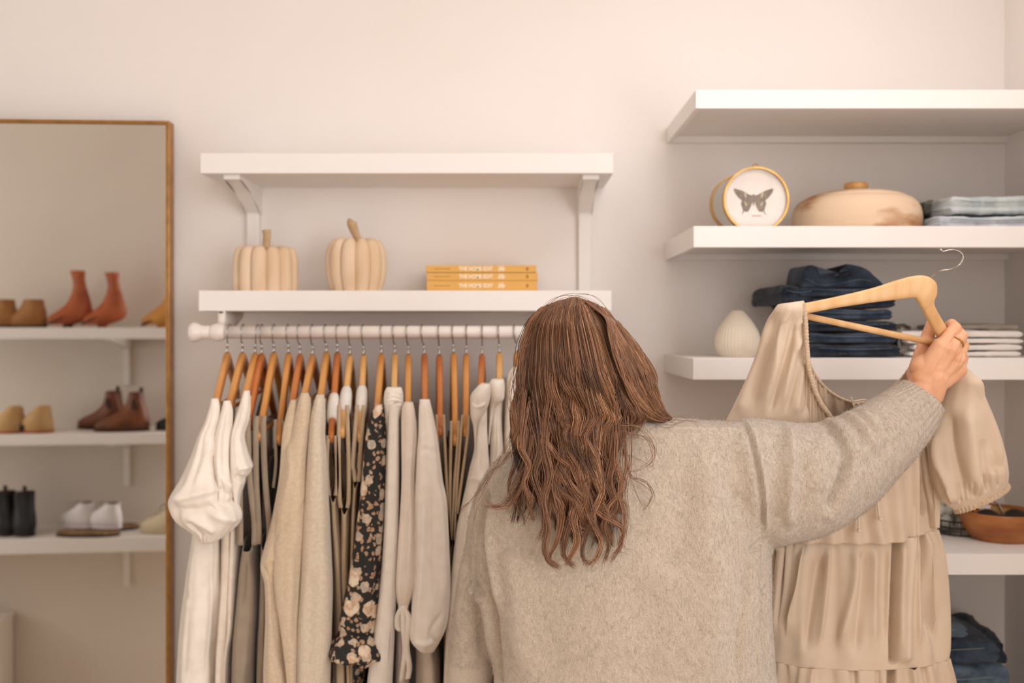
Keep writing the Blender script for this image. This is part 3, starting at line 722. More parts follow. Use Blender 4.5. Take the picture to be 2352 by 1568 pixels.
# ------------------------------------------------------------------ things on the right shelves
def round_frame(label, cxp, ytop, half, d, face, yaw=0.0, tab=True):
    zb = SH[1]; x = Xa(cxp, d); R0 = half / F * d; zt = Za(ytop, d); zc = zt - R0
    r = thing('round_picture_frame', label, 'picture frame', (x, d, zb), 'round brass frames')
    a = np.linspace(0, 2 * np.pi, 97)[:-1]
    flat = zb + 0.004
    def pt(rad): return np.stack([x + rad * np.cos(a), np.full(96, d) , np.maximum(zc + rad * np.sin(a), flat + (R0 - rad))], -1)
    ring = []
    for e, dy in ((0.0, -0.010), (0.0, 0.010), (0.004, 0.010), (0.004, -0.010), (0.0, -0.010)):
        q = pt(R0 - e); q[:, 1] += dy; ring.append(q)
    obj('rim', MB().add(*loft(np.array(ring), False, False)), M['brass'], r, False)
    q = pt(R0 - 0.0035); q0 = q.copy(); q0[:, 1] -= 0.002; q1 = q.copy(); q1[:, 1] += 0.003
    obj('print' if face else 'glass', MB().add(*loft(np.array([q0, q1]))), M['paper'] if face else M['glass'], r, False)
    obj('hanging_loop', MB().add(*tube([(x + 0.005 * math.cos(t), d, zt + 0.003 + 0.004 * math.sin(t)) for t in np.linspace(-0.6, 3.8, 12)], 0.0012, 6)), M['brass'], r)
    return r, x, zc
fr1, fx, fz = round_frame('round brass frame with a grey butterfly print', 1735, 384, 75, 2.16, True)
# butterfly artwork as thin printed shapes on the paper
def flatpoly(pts, d, mt, parent, name, e=0.0):
    pts = np.array([P(a, b, d) for a, b in pts]); A = pts.copy(); A[:, 1] = d - e - 0.0004; B = pts.copy(); B[:, 1] = d - e + 0.0004
    obj(name, MB().add(*loft(np.array([A, B]))), M[mt], parent, False)
dp_ = 2.1575
for s in (1, -1):
    def X(v): return 1731 + s * v
    flatpoly([(X(1), 449), (X(10), 447), (X(26), 438), (X(42), 433), (X(46), 434), (X(43), 442), (X(36), 452), (X(29), 458), (X(24), 462), (X(12), 466), (X(3), 464)], dp_, 'bfly', fr1, 'printed_wing')
    flatpoly([(X(3), 460), (X(14), 462), (X(27), 460), (X(29), 468), (X(26), 477), (X(24), 484), (X(18), 486), (X(12), 485), (X(7), 476), (X(4), 467)], dp_, 'bfly', fr1, 'printed_wing', 0.0001)
    flatpoly([(X(18), 443), (X(23), 442), (X(21), 450), (X(17), 456), (X(16), 450)], dp_, 'bfly2', fr1, 'printed_spot', 0.0006)
    flatpoly([(X(20), 464), (X(23), 462), (X(18), 474), (X(14), 470)], dp_, 'bfly2', fr1, 'printed_spot', 0.0006)
    flatpoly([(X(22), 484), (X(24), 484), (X(28), 493), (X(26.5), 492)], dp_, 'bfly', fr1, 'printed_tail', 0.0002)
flatpoly([(1729, 446), (1733, 446), (1733.5, 462), (1731, 474), (1728.5, 462)], dp_, 'bfly', fr1, 'printed_body', 0.0003)
flatpoly([(1727, 494), (1748, 494), (1748, 496), (1727, 496)], dp_, 'bfly2', fr1, 'printed_caption', 0.0003)
round_frame('empty round brass frame half hidden behind the butterfly one', 1698, 402, 67, 2.235, False)

d = 2.24; R0 = 143 / F * d; zb = SH[1]; H = Za(437, d) - zb
bowl = thing('lidded_bowl', 'wide flattened wooden bowl with a knobbed lid', 'bowl', (Xa(1966, d), d, zb))
obj('body', MB().add(*lathe(Xa(1966, d), d, [(a * R0, zb + b * H) for a, b in cr([(0, 0), (0.9, 0), (0.97, 0.03), (0.995, 0.2), (1.0, 0.35), (0.975, 0.55), (0.90, 0.72), (0.80, 0.80), (0.78, 0.80)], 30)], 72)), M['bowlw'], bowl)
lid = obj('lid', MB().add(*lathe(Xa(1966, d), d, [(a * R0, zb + b * H) for a, b in ((0, 0.78), (0.79, 0.785), (0.80, 0.815), (0.70, 0.875), (0.5, 0.945), (0.3, 0.985), (0.15, 1.0), (0, 1.0))], 72)), M['bowlw'], bowl)
obj('knob', MB().add(*lathe(Xa(1966, d), d, [(a / F * d, zb + H + b / F * d) for a, b in ((0, -2), (22, -2), (26, 2), (27, 8), (26, 14), (22, 17), (0, 18))], 40)), M['wood_pale'], lid)

d = 2.20; zb = SH[2]; R0 = 51 / F * d; H = Za(713, d) - zb
vase = thing('bud_vase', 'small teardrop-shaped ribbed white ceramic vase', 'vase', (Xa(1694, d), d, zb))
obj('body', MB().add(*lathe(Xa(1694, d), d, [(a * R0, zb + b * H) for a, b in cr([(0, 0), (0.72, 0), (0.82, 0.03), (0.98, 0.2), (1.0, 0.36), (0.9, 0.55), (0.66, 0.75), (0.42, 0.9), (0.27, 0.98), (0.22, 1.0), (0.20, 0.985), (0.16, 0.9), (0, 0.88)], 44)], 216, 40, 0.022)), M['ceramic'], vase)

def folded(name, label, cat, grp, xl, xr, y0, y1, d, dep, mt, seed=0, layers=2, parts=None, skew=0.0, bulge=0.35, zb=None, rot=0.0):
    """folded garment: rounded slab whose front edge shows the cloth layers. px extents at depth d"""
    z1, z0 = Za(y0, d), (Za(y1, d) if zb is None else zb)
    xa, xb = Xa(xl, d), Xa(xr, d); h = z1 - z0; g_ = np.random.default_rng(seed)
    r = thing(name, label, cat, ((xa + xb) / 2, d + dep / 2, z0), grp)
    nu, nc = 60, 56; a = np.linspace(0, 2 * np.pi, nc, endpoint=False)
    R = []
    for i in range(nu):
        u = i / (nu - 1); e = 1 - max(0, (abs(2 * u - 1) - 0.93) / 0.07) ** 2 * 0.45
        c_, s_ = np.cos(a), np.sin(a)
        yy = np.sign(c_) * np.abs(c_) ** 0.35; zz = np.sign(s_) * np.abs(s_) ** 0.36
        lay = 1 - 0.010 / max(dep, 0.1) * 2 * (np.abs(np.sin(np.pi * layers * (zz + 1) / 2)) < 0.30)
        y = d + dep / 2 + yy * dep / 2 * lay * (1 - 0.02 * g_.random())
        z = z0 + h / 2 + zz * h / 2 * e + h * 0.05 * np.sin(u * 9 + seed) * (zz > 0)
        x = xa + (xb - xa) * u + skew * (z - z0) + rot * (y - d)
        R.append(np.stack([np.full(nc, 1.0) * x, y, z], -1))
    R = np.array(R); V, Q, T = loft(R)
    V = V + normals(V, Q, T) * (noise3(V, 14, seed) * h * 0.06 + noise3(V, 45, seed + 1) * h * 0.03)[:, None]
    V[:, 2] = np.maximum(V[:, 2], z0 + 0.0002)
    obj('folded_cloth', (V, Q, T), M[mt], r)
    if parts: parts(r, xa, xb, z0, z1, d)
    return r
def waistband(mt, hp=0.05):
    def f(r, xa, xb, z0, z1, d):
        pts = [(xa + (xb - xa) * (0.1 + 0.8 * t), d - 0.001, z1 - (z1 - z0) * (0.28 + 0.1 * math.sin(t * 3))) for t in np.linspace(0, 1, 16)]
        obj('seam', MB().add(*tube(pts, 0.0007, 5)), M[mt], r)
    return f
GJ1 = 'jeans in the tall dark stack'
ys = [822, 789, 762, 735, 708, 682, 656, 612]
xs = [(1862, 2070), (1860, 2060), (1858, 2062), (1854, 2050), (1846, 2057), (1838, 2052), (1800, 2058), (1840, 2015)]
lb = ['bottom pair of the tall dark jeans stack', 'second pair up in the tall dark jeans stack', 'third pair up in the tall dark jeans stack', 'fourth pair up in the tall dark jeans stack', 'fifth pair up in the tall dark jeans stack, behind the hanger', 'dark folded jeans two below the top of the tall stack']
for k in range(6):
    folded('folded_jeans', 'dark blue folded jeans, ' + lb[k] if k < 5 else lb[k], 'jeans', GJ1, xs[k][0], xs[k][1], ys[k + 1] + 1.2, ys[k], 2.13, 0.27, 'denim_navy' if k % 2 else 'denim_dark', 20 + k, 2, waistband('denim_mid'), zb=SH[2] if k == 0 else None)
folded('folded_jeans', 'near-black folded jeans sticking out at one side of the tall stack', 'jeans', GJ1, 1797, 1872, 654, 699, 2.13, 0.27, 'denim_dark', 31, 2, waistband('denim_mid'))
# top pair with a U-shaped waist opening
tj = thing('folded_jeans', 'top pair of dark jeans with its waistband rising in two peaks', 'jeans', (Xa(1930, 2.2), 2.2, Za(658, 2.14)), GJ1)
prof = [(1838, 658), (1844, 618), (1862, 609), (1872, 615), (1884, 638), (1915, 634), (1948, 628), (1940, 608), (1965, 610), (1985, 618), (2006, 634), (2030, 658)]
pp = cr(prof, 50); R = []
for dd, s in ((2.135, 0.96), (2.13, 0.99), (2.135, 1.0), (2.25, 1.0), (2.26, 0.95)):
    R.append([P(1930 + (a - 1930) * s, 658 + (b - 658) * s, 2.14) * [1, 0, 1] + [0, dd, 0] for a, b in pp])
V, Q, T = loft(np.array(R)); V = V + normals(V, Q, T) * (noise3(V, 40, 5) * 0.0025)[:, None]
obj('folded_cloth', (V, Q, T), M['denim_navy'], tj)
obj('belt_line', MB().add(*tube([P(a, b, 2.13) * [1, 0, 1] + [0, 2.128, 0] for a, b in cr([(1850, 640), (1885, 655), (1930, 650), (1975, 642), (2000, 645)], 20)], 0.0008, 5)), M['denim_mid'], tj)

GW = 'white tops folded on the shelf'
ys = [(822, 806, 2090, 2345), (806, 790, 2100, 2350), (790, 776, 2085, 2352), (776, 758, 2070, 2350)]
wl = ['white folded top at the bottom of the pile behind the hand', 'white folded top, second from the bottom behind the hand', 'white folded top, third from the bottom behind the hand', 'loosely folded white top, fourth up behind the hand']
for k, (yb, ya, a, b) in enumerate(ys):
    folded('folded_shirt', wl[k], 'folded shirt', GW, a, b, ya, yb, 2.16, 0.24, 'white', 50 + k, 3, zb=SH[2] if k == 0 else None)
folded('folded_shirt', 'light grey rumpled top on the very top of the white pile', 'folded shirt', GW, 2190, 2340, 743, 759, 2.20, 0.2, 'grey', 60, 1)
folded('scarf', 'grey crumpled scarf hanging off the near end of the white pile', 'scarf', None, 2062, 2098, 745, 822, 2.19, 0.16, 'grey', 61, 3, zb=SH[2])

GJ2 = 'pale jeans beside the lidded bowl'
folded('folded_jeans', 'pale sky-blue folded jeans, lower of the two light pairs', 'jeans', GJ2, 2158, 2420, 494, 519, 2.12, 0.26, 'denim_sky', 70, 2, waistband('stitch'), zb=SH[1])
folded('folded_jeans', 'pale washed blue folded jeans, upper of the two light pairs', 'jeans', GJ2, 2184, 2420, 448, 493, 2.12, 0.26, 'denim_light', 71, 2, waistband('stitch'))
folded('folded_jeans', 'black folded jeans tucked between the bowl and the pale jeans', 'jeans', GJ2, 2108, 2180, 498, 519, 2.2, 0.2, 'denim_black', 72, 2, zb=SH[1])
folded('folded_jeans', 'grey rumpled folded jeans on top of the black pair', 'jeans', GJ2, 2124, 2192, 458, 497, 2.21, 0.18, 'denim_grey', 73, 2)

# shelf with jar, clips and dish
zb = SH[3]; d = 2.30
jar = thing('glass_jar', 'clear glass jar of cotton balls half hidden by the dress', 'jar', (Xa(2150, d), d, zb))
jr = 0.047; jx = Xa(2152, d); jt = Za(1120, d)
obj('body', MB().add(*lathe(jx, d, [(0, zb), (jr * 0.9, zb), (jr, zb + 0.006), (jr, jt - 0.02), (jr * 0.9, jt), (jr * 0.86, jt), (jr * 0.95, jt - 0.02), (jr * 0.95, zb + 0.009), (0, zb + 0.008)], 48)), M['glass'], jar)
g_ = np.random.default_rng(3)
for k in range(14):
    l, c_ = divmod(k, 5); a = c_ * 1.256 + l * 0.6
    cc = (jx + 0.026 * math.cos(a), d + 0.026 * math.sin(a), zb + 0.027 + l * 0.027)
    V, Q, T = sph(cc, 0.0165); V = V + normals(V, Q, T) * (noise3(V, 60, k) * 0.0012)[:, None]
    tag(obj('cotton_ball', (V, Q, T), M['cotton']), 'white cotton ball in the glass jar', 'cotton ball', 'cotton balls in the jar')
d = 2.215; dx, dr = Xa(2296, d), 0.086
dish = thing('wooden_dish', 'shallow reddish-brown wooden dish holding sunglasses and cards', 'dish', (dx, d, zb))
hh = Za(1195, d) - zb + 0.006; hh = 0.062
obj('body', MB().add(*lathe(dx, d, [(r_ * dr, zb + z_) for r_, z_ in cr([(0, 0), (0.62, 0), (0.72, 0.004), (0.88, 0.024), (0.99, 0.05), (1.0, hh), (0.965, hh), (0.93, 0.05), (0.8, 0.02), (0.6, 0.012), (0, 0.011)], 50)], 72)), M['acacia'], dish)
sg = thing('sunglasses', 'dark sunglasses lying in the wooden dish', 'sunglasses', (dx, d, zb + 0.03))
for s in (-1, 1):
    a = np.linspace(0, 2 * np.pi, 24, endpoint=False)
    R = [np.stack([dx + s * 0.031 + q * 0.027 * np.cos(a), d - 0.02 + 0.018 * np.sin(a) + e, zb + 0.048 + q * 0.017 * np.sin(a) + e * 0.6], -1) for q, e in ((1, -0.002), (1, 0.002))]
    obj('lens', MB().add(*loft(np.array(R))), M['shade_lens'], sg)
    obj('temple', MB().add(*tube(cr([(dx + s * 0.058, d - 0.015, zb + 0.055), (dx + s * 0.052, d + 0.03, zb + 0.052), (dx + s * 0.03, d + 0.055, zb + 0.045)], 10), 0.0025, 6)), M['shade_lens'], sg)
obj('bridge', MB().add(*tube([(dx - 0.008, d - 0.018, zb + 0.054), (dx + 0.008, d - 0.018, zb + 0.054)], 0.0025, 6)), M['shade_lens'], sg)
def slab(name, pts, th, mt, label, cat, grp=None):
    A = np.array(pts, float); n = np.cross(A[1] - A[0], A[3] - A[0]); n /= np.linalg.norm(n)
    o = obj(name, MB().add(*loft(np.array([A - n * th / 2, A + n * th / 2]))), M[mt], None, False)
    return tag(o, label, cat, grp)
slab('kraft_card', [P(2268, 1205, 2.25), P(2336, 1215, 2.25), P(2338, 1172, 2.27), P(2272, 1160, 2.27)], 0.0015, 'card', 'mustard kraft card standing in the wooden dish', 'card')
slab('price_tag', [P(2243, 1225, 2.22), P(2262, 1220, 2.22), P(2276, 1160, 2.25), P(2252, 1156, 2.25)], 0.001, 'paper', 'small white price tag leaning at the rim of the dish', 'tag', 'price tags by the dish')
slab('price_tag', [P(2210, 1212, 2.33), P(2238, 1206, 2.33), P(2228, 1120, 2.36), P(2203, 1125, 2.36)], 0.001, 'paper', 'white price tag standing between jar and wooden dish', 'tag', 'price tags by the dish')
slab('wooden_scoop', [P(2228, 1222, 2.24), P(2246, 1222, 2.24), P(2262, 1130, 2.30), P(2240, 1130, 2.30)], 0.006, 'wood_cherry', 'reddish wooden stick leaning on the dish behind the price tag', 'stick')
bt = thing('wire_tray', 'dark wire tray of hair clips between jar and dish', 'tray', (Xa(2215, 2.25), 2.25, zb))
for z_ in (0.003, 0.018, 0.032):
    L = [(Xa(2215, 2.25) + 0.05 * math.cos(t), 2.27 + 0.045 * math.sin(t), zb + z_) for t in np.linspace(0, 2 * np.pi, 30)]
    obj('wire_hoop', MB().add(*tube(L, 0.0018, 6)), M['wire'], bt)
m = MB()
for t in np.linspace(0, 2 * np.pi, 14)[:-1]:
    m.add(*tube([(Xa(2215, 2.25) + 0.05 * math.cos(t), 2.27 + 0.045 * math.sin(t), zb + 0.003), (Xa(2215, 2.25) + 0.05 * math.cos(t), 2.27 + 0.045 * math.sin(t), zb + 0.032)], 0.0012, 5))
obj('uprights', m, M['wire'], bt)
cl = thing('metal_tongs', 'thin metal tongs sticking up from the wooden dish', 'tongs', P(2300, 1200, 2.24))
for e in (0, 0.006):
    obj('arm', MB().add(*tube([P(2318, 1205, 2.23) + [0, e, 0], P(2295, 1158, 2.26) + [0, e, 0.0], P(2240, 1133, 2.28) + [0, e, e]], 0.002, 6)), M['steel'], cl)

# jeans at the bottom right
GJ3 = 'blue jeans on the lowest shelf'
zj = [(1790, 1700), (1700, 1612), (1612, 1530), (1530, 1470)]
jl = ['mid blue folded jeans at the bottom of the low stack', 'mid blue folded jeans, second up in the low stack', 'mid blue folded jeans, third up in the low stack', 'mid blue folded jeans, second from the top in the low stack']
for k, (yb, ya) in enumerate(zj):
    folded('folded_jeans', jl[k], 'jeans', GJ3, 1960 - k * 4, (2345, 2330, 2318, 2296)[k], ya, yb, 2.14, 0.27, ('denim_dark', 'denim_mid', 'denim_mid', 'denim_navy')[k], 80 + k, 2, waistband('stitch'), zb=SH[4] if k == 0 else None)
folded('folded_jeans', 'mid blue folded jeans with a stitched waistband, topmost of the low stack', 'jeans', GJ3, 1950, 2222, 1436, 1468, 2.14, 0.27, 'denim_mid', 88, 2, waistband('stitch'))
folded('folded_jeans', 'near-black folded jeans peeking out behind the low blue stack', 'jeans', GJ3, 2230, 2320, 1458, 1530, 2.22, 0.18, 'denim_dark', 89, 2, skew=-0.3)
# ------------------------------------------------------------------ hangers on the rail
GH = 'wooden hangers on the clothes rail'
def srect(w, h, n=20, p=0.5):
    a = np.linspace(0, 2 * np.pi, n, endpoint=False); c, s = np.cos(a), np.sin(a)
    return w / 2 * np.sign(c) * np.abs(c) ** p, h / 2 * np.sign(s) * np.abs(s) ** p
HANG = {}
def hanger(i, rodpx, nk, tip, wood, label, bar=True, tipd=1.985, pad=None):
    N = P(nk[0], nk[1], RD); T = P(tip[0], tip[1], tipd)
    h = (T - N); drop = -h[2] - 0.008; h[2] = 0; L = np.linalg.norm(h); dh = h / L
    lat = np.array([-dh[1], dh[0], 0]); up = np.array([0, 0, 1.0])
    r = thing('coat_hanger', label, 'hanger', N, GH)
    us = np.linspace(-1, 1, 41)
    zc = lambda u: N[2] - 0.012 - drop * (0.94 * (1 - np.cos(np.clip(np.abs(u), 0, 1) * np.pi * 0.5)) ** 0.62 + 0.06 * np.abs(u))
    R = []
    for u in us:
        c = N + dh * L * u; c[2] = zc(u)
        t = dh * L + up * (zc(u + 1e-3) - zc(u - 1e-3)) / 2e-3 if abs(u) > 0.03 else dh * L
        t = t / np.linalg.norm(t); nn = up - t * t[2]; nn /= np.linalg.norm(nn)
        w_ = 0.0145 * (1 - 0.10 * abs(u)); hh = 0.030 - 0.008 * min(1, abs(u) * 1.6)
        if abs(u) > 0.97: w_ *= 0.7; hh *= 0.7
        a, b = srect(w_, hh)
        R.append(c + a[:, None] * lat + b[:, None] * nn)
    obj('body', MB().add(*loft(np.array(R))), M['wood_' + wood], r)
    rx = Xa(rodpx, RD) - N[0]
    zr = RZ
    lx = lambda q: N[0] + rx * q
    pts = [(N[0], N[1], N[2] - 0.004), (N[0], N[1], N[2] + 0.012)]
    obj('ferrule', MB().add(*tube([(N[0], N[1], N[2] - 0.004), (N[0], N[1], N[2] + 0.017)], 0.0026, 10)), M['steel'], r)
    pts = [(0, 0.0, N[2] + 0.014), (0.25, 0.0, N[2] + 0.024), (0.6, -0.010, zr - 0.022), (0.9, -0.0165, zr - 0.008), (1, -0.0165, zr + 0.006), (1, -0.010, zr + 0.0145), (1, 0.0, zr + 0.0175), (1, 0.011, zr + 0.0145), (1, 0.017, zr + 0.004), (1, 0.0175, zr - 0.004)]
    C = cr([(lx(q), RD + dy, z) for q, dy, z in pts], 40)
    obj('hook', MB().add(*tube(C, 0.0014, 8)), M['steel'], r)
    if bar:
        A = N + dh * L * 0.9; A[2] = zc(0.9) - 0.004; B = N - dh * L * 0.9; B[2] = zc(0.9) - 0.004
        obj('trouser_bar', MB().add(*tube([A, B], 0.0045, 10)), M['wood_' + wood], r)
    if pad:
        u0, u1 = pad; R = []
        for u in np.linspace(u0, u1, 14):
            c = N + dh * L * u; c[2] = zc(u); t = dh * L + up * (zc(u + 1e-3) - zc(u - 1e-3)) / 2e-3; t /= np.linalg.norm(t); nn = up - t * t[2]; nn /= np.linalg.norm(nn)
            e = 1.0 - 0.25 * abs((u - (u0 + u1) / 2) / ((u1 - u0) / 2)) ** 4
            a, b = srect(0.025 * e, 0.034 * e, p=0.8); R.append(c + a[:, None] * lat + b[:, None] * nn)
        obj('foam_cover', MB().add(*loft(np.array(R))), M['pad'], r)
    HANG[i] = (N, dh, L, zc)
    return r
A_, C_, L_ = 'amber', 'cherry', 'pale'
HL = [
 (1, 527, (522, 812), (492, 938), A_, 'amber wooden hanger at the end-cap end of the rail, holding the first white puff-sleeve dress'),
 (2, 558, (557, 812), (523, 942), A_, 'amber wooden hanger second from the end cap, holding a white dress'),
 (3, 592, (586, 813), (560, 918), A_, 'amber wooden hanger holding the white flutter-sleeve dress next to the taupe one'),
 (4, 601, (601, 815), (562, 1000), C_, 'reddish wooden hanger with bare tip holding the taupe dress nearest the white ones'),
 (5, 629, (629, 812), (595, 1003), A_, 'amber wooden hanger with bare tip holding the second taupe dress'),
 (6, 661, (663, 813), (640, 1008), A_, 'amber wooden hanger with bare tip holding the dark strappy top'),
 (7, 686, (689, 816), (669, 940), C_, 'reddish wooden hanger holding the first beige knit jumper'),
 (8, 716, (718, 817), (694, 930), A_, 'amber wooden hanger holding the middle beige knit jumper'),
 (9, 747, (750, 811), (733, 930), A_, 'amber wooden hanger holding the cream knit jumper'),
 (10, 775, (775, 812), (760, 1005), C_, 'reddish wooden hanger with white foam cover and bare tip'),
 (11, 803, (804, 817), (786, 994), L_, 'pale wooden hanger with white foam cover, next to the reddish foam-covered one'),
 (12, 833, (835, 817), (827, 1004), L_, 'pale wooden hanger with white foam cover beside the black floral blouse'),
 (13, 876, (876, 815), (866, 945), A_, 'amber wooden hanger holding the black floral blouse'),
 (14, 904, (907, 815), (905, 915), L_, 'pale wooden hanger holding the ribbed white top'),
 (15, 935, (938, 817), (937, 945), A_, 'amber wooden hanger holding the soft cream tie-cuff blouse'),
 (16, 969, (975, 816), (976, 945), C_, 'bright reddish wooden hanger holding the balloon-sleeve white blouse'),
 (17, 1008, (1009, 818), (1011, 993), C_, 'reddish wooden hanger with bare tip, first of three with thin brown straps'),
 (18, 1040, (1042, 813), (1046, 1012), A_, 'amber wooden hanger with the lowest bare tip, middle of three with thin brown straps'),
 (19, 1072, (1071, 816), (1070, 992), A_, 'amber wooden hanger with bare tip, last of three with thin brown straps before the jackets'),
 (20, 1108, (1107, 817), (1104, 905), C_, 'reddish wooden hanger holding the white collared jacket'),
 (21, 1145, (1147, 813), (1147, 895), L_, 'pale wooden hanger holding the cream shirt beside the jacket'),
 (22, 1181, (1187, 811), (1190, 880), A_, 'amber wooden hanger nearest the hair, holding the cream cardigan'),
]
PAD = {10: (0.52, 0.80), 11: (0.45, 0.74), 12: (0.42, 0.72)}
TD = {3: 2.02, 14: 2.03, 20: 2.05, 21: 2.06, 22: 2.07}
for row in HL:
    hanger(*row, pad=PAD.get(row[0]), tipd=TD.get(row[0], 1.985))

# ------------------------------------------------------------------ garments
def outline(rows):
    rows = np.array(rows, float)
    def f(py):
        py = np.asarray(py, float)
        return np.interp(py, rows[:, 0], rows[:, 1]), np.interp(py, rows[:, 0], rows[:, 2])
    # smooth by resampling with catmull-rom
    S = cr(rows, 80); o_ = np.argsort(S[:, 0]); S = S[o_]
    return lambda py: (np.interp(py, S[:, 0], S[:, 1]), np.interp(py, S[:, 0], S[:, 2]))
def sheet(i, rows, dn=1.975, Ln=0.43, neck=0.12, bw=0.5, amp=0.10, kf=5, seed=0, bot=None, zfine=0.0, nr=90, nc=150, vamp=0.0):
    """a garment seen edge-on: closed bag with a near rim following the photo outline"""
    N, dh, L, zc = HANG[i]; g_ = np.random.default_rng(seed + 100 * i)
    f = outline(rows); py0, py1 = rows[0][0], rows[-1][0]
    V = []
    t = np.linspace(0, 2 * np.pi, nc, endpoint=False); s = -np.cos(t); side = np.sin(t)
    z0, z1 = Za(py0, dn), Za(py1, dn)
    top = z0 - 0.012 * np.clip((np.abs(s) - 0.82) / 0.18, 0, 1) ** 2 * 1.5 - neck * np.clip(1 - (np.abs(s) / 0.62) ** 4, 0, 1)
    ph = g_.random(4) * 6.28
    for k in range(nr):
        v = k / (nr - 1); z = top * (1 - v) + z1 * v
        py = CY + (CZ - z) / dn * F
        xl, xr = f(py); xl = Xa(xl, dn); xr = Xa(xr, dn)
        w_ = (xr - xl); xc = (xl + xr) / 2
        e = np.clip((s + 0.85) / 0.7, 0, 1); e = e * e * (3 - 2 * e)
        wt = w_ * (1 - (1 - bw) * e)
        ln = Ln * np.clip(0.92 + 0.1 * v, 0, 1)
        q = (s + 1) / 2 * ln
        hd = -dh if dh[1] < 0 else dh
        # body stays close to the hanger plane away from the near rim
        x = xc + hd[0] / hd[1] * q
        fold = amp * (np.sin(kf * 2.0 * s + ph[0] + 4 * z) + 0.6 * np.sin(kf * 3.7 * s + ph[1] - 3 * z)) * min(1, v * 3)
        lat = np.sign(side) * np.abs(side) ** 0.62 * wt / 2 + fold * w_ * 0.5 * e
        lat = lat * (1 + vamp * np.sin(t * 14 + ph[2] + z * 6) * min(1, v * 3))
        y = dn + q + 0.006 * np.sin(5 * t + ph[3] + z * 9) * min(1, v * 3)
        V.append(np.stack([x + lat, y, z], -1))
    R = np.array(V)
    if zfine:
        R[:, :, 0] += zfine * np.sin(R[:, :, 2] * 60 + ph[0])
    R[:, :, 1] = np.minimum(R[:, :, 1], WALL - 0.006)
    return R
def sleeve(rows, d, rb, amp=0.06, k=7, seed=0, n=96, m=90, gather=0.0):
    """rows: py, xl, xr; a hanging sleeve tube in front"""
    g_ = np.random.default_rng(seed)
    S = [(xl, py, xr, py, d if np.isscalar(d) else d[j], rb if np.isscalar(rb) else rb[j]) for j, (py, xl, xr) in enumerate(rows)]
    R = stations(S, n, m); a = np.linspace(0, 2 * np.pi, n, endpoint=False); C = R.mean(1, keepdims=True)
    v = np.linspace(0, 1, m)[:, None]; ph = g_.random(5) * 6.28
    q = 1 + amp * (np.sin(k * a[None] + ph[0] + v * 2.5) + 0.5 * np.sin((2 * k - 1) * a[None] + ph[1] - v * 3)) * np.minimum(1, v * 4)
    if gather: q = q + gather * np.sin(24 * a[None] + ph[2]) * np.clip((v - 0.86) / 0.14, 0, 1)
    return C + (R - C) * q[..., None]
def strap(pts, d, w_=0.008, mt='tan', parent=None, th=0.0012, name='strap'):
    if np.isscalar(d): d = [d] * len(pts)
    C = cr([P(x, y, q) for (x, y), q in zip(pts, d)], 30)
    obj(name, MB().add(*ribbon(C, (w_, 0, 0), th)), M[mt], parent)
def garment(i, name, label, cat, grp=None):
    N = HANG[i][0]; return thing(name, label, cat, (N[0], 2.15, 0.6), grp)
def cloth(name, R, mt, parent, strokes=None, depth=1.98, cap=(False, False), sol=0.0015, ns=0.0, nf=25):
    V, Q, T = loft(R, *cap)
    if strokes: V = sculpt(V, Q, T, strokes, depth)
    if ns: V = V + normals(V, Q, T) * (noise3(V, nf, len(V) % 97) * ns)[:, None]
    o = obj(name, (V, Q, T), M[mt], parent)
    if sol and not (cap[0] and cap[1]):
        m = o.modifiers.new('t', 'SOLIDIFY'); m.thickness = sol; m.offset = -1
    return o
GD = 'white dresses at the end of the rail'
BOT = 2060
# 1 white puff-sleeve dress
g1 = garment(1, 'dress', 'white puff-sleeve dress, first on the rail beside the mirror', 'dress', GD)
cloth('body', sheet(1, [(930, 487, 500), (1000, 460, 498), (1100, 440, 500), (1220, 428, 510), (1340, 406, 514), (1362, 402, 518), (1450, 389, 512), (1568, 380, 503), (BOT, 350, 500)], dn=1.985, bw=0.55, amp=0.12, seed=1, vamp=0.05), 'wlinen', g1,
      [([(455, 1250), (450, 1400), (440, 1568)], 0.008, 0.006), ([(480, 1260), (482, 1420), (470, 1568)], 0.007, -0.006), ([(400, 1362), (450, 1372), (505, 1366)], 0.0035, -0.003), ([(430, 1390), (420, 1568)], 0.007, -0.005)])
cloth('sleeve', sleeve([(915, 486, 501), (940, 480, 505), (972, 470, 502), (1000, 457, 496), (1050, 440, 503), (1100, 418, 512), (1140, 395, 524), (1165, 392, 545), (1195, 408, 548), (1222, 445, 525), (1243, 463, 497)], 1.96, [0.012, 0.014, 0.018, 0.022, 0.03, 0.042, 0.052, 0.052, 0.048, 0.035, 0.02], 0.05, 6, 11, gather=0.10), 'wlinen', g1,
      [([(396, 1150), (440, 1140), (512, 1124)], 0.006, 0.010, 1), ([(400, 1168), (450, 1168), (520, 1160)], 0.010, -0.012), ([(430, 1180), (470, 1200), (498, 1225)], 0.006, 0.008), ([(470, 1160), (510, 1185), (545, 1200)], 0.007, 0.008),
       ([(440, 1190), (455, 1215), (468, 1238)], 0.006, -0.006), ([(480, 1000), (470, 1060), (450, 1120)], 0.006, 0.005), ([(490, 1040), (492, 1080), (505, 1115)], 0.006, -0.006)], 1.93)
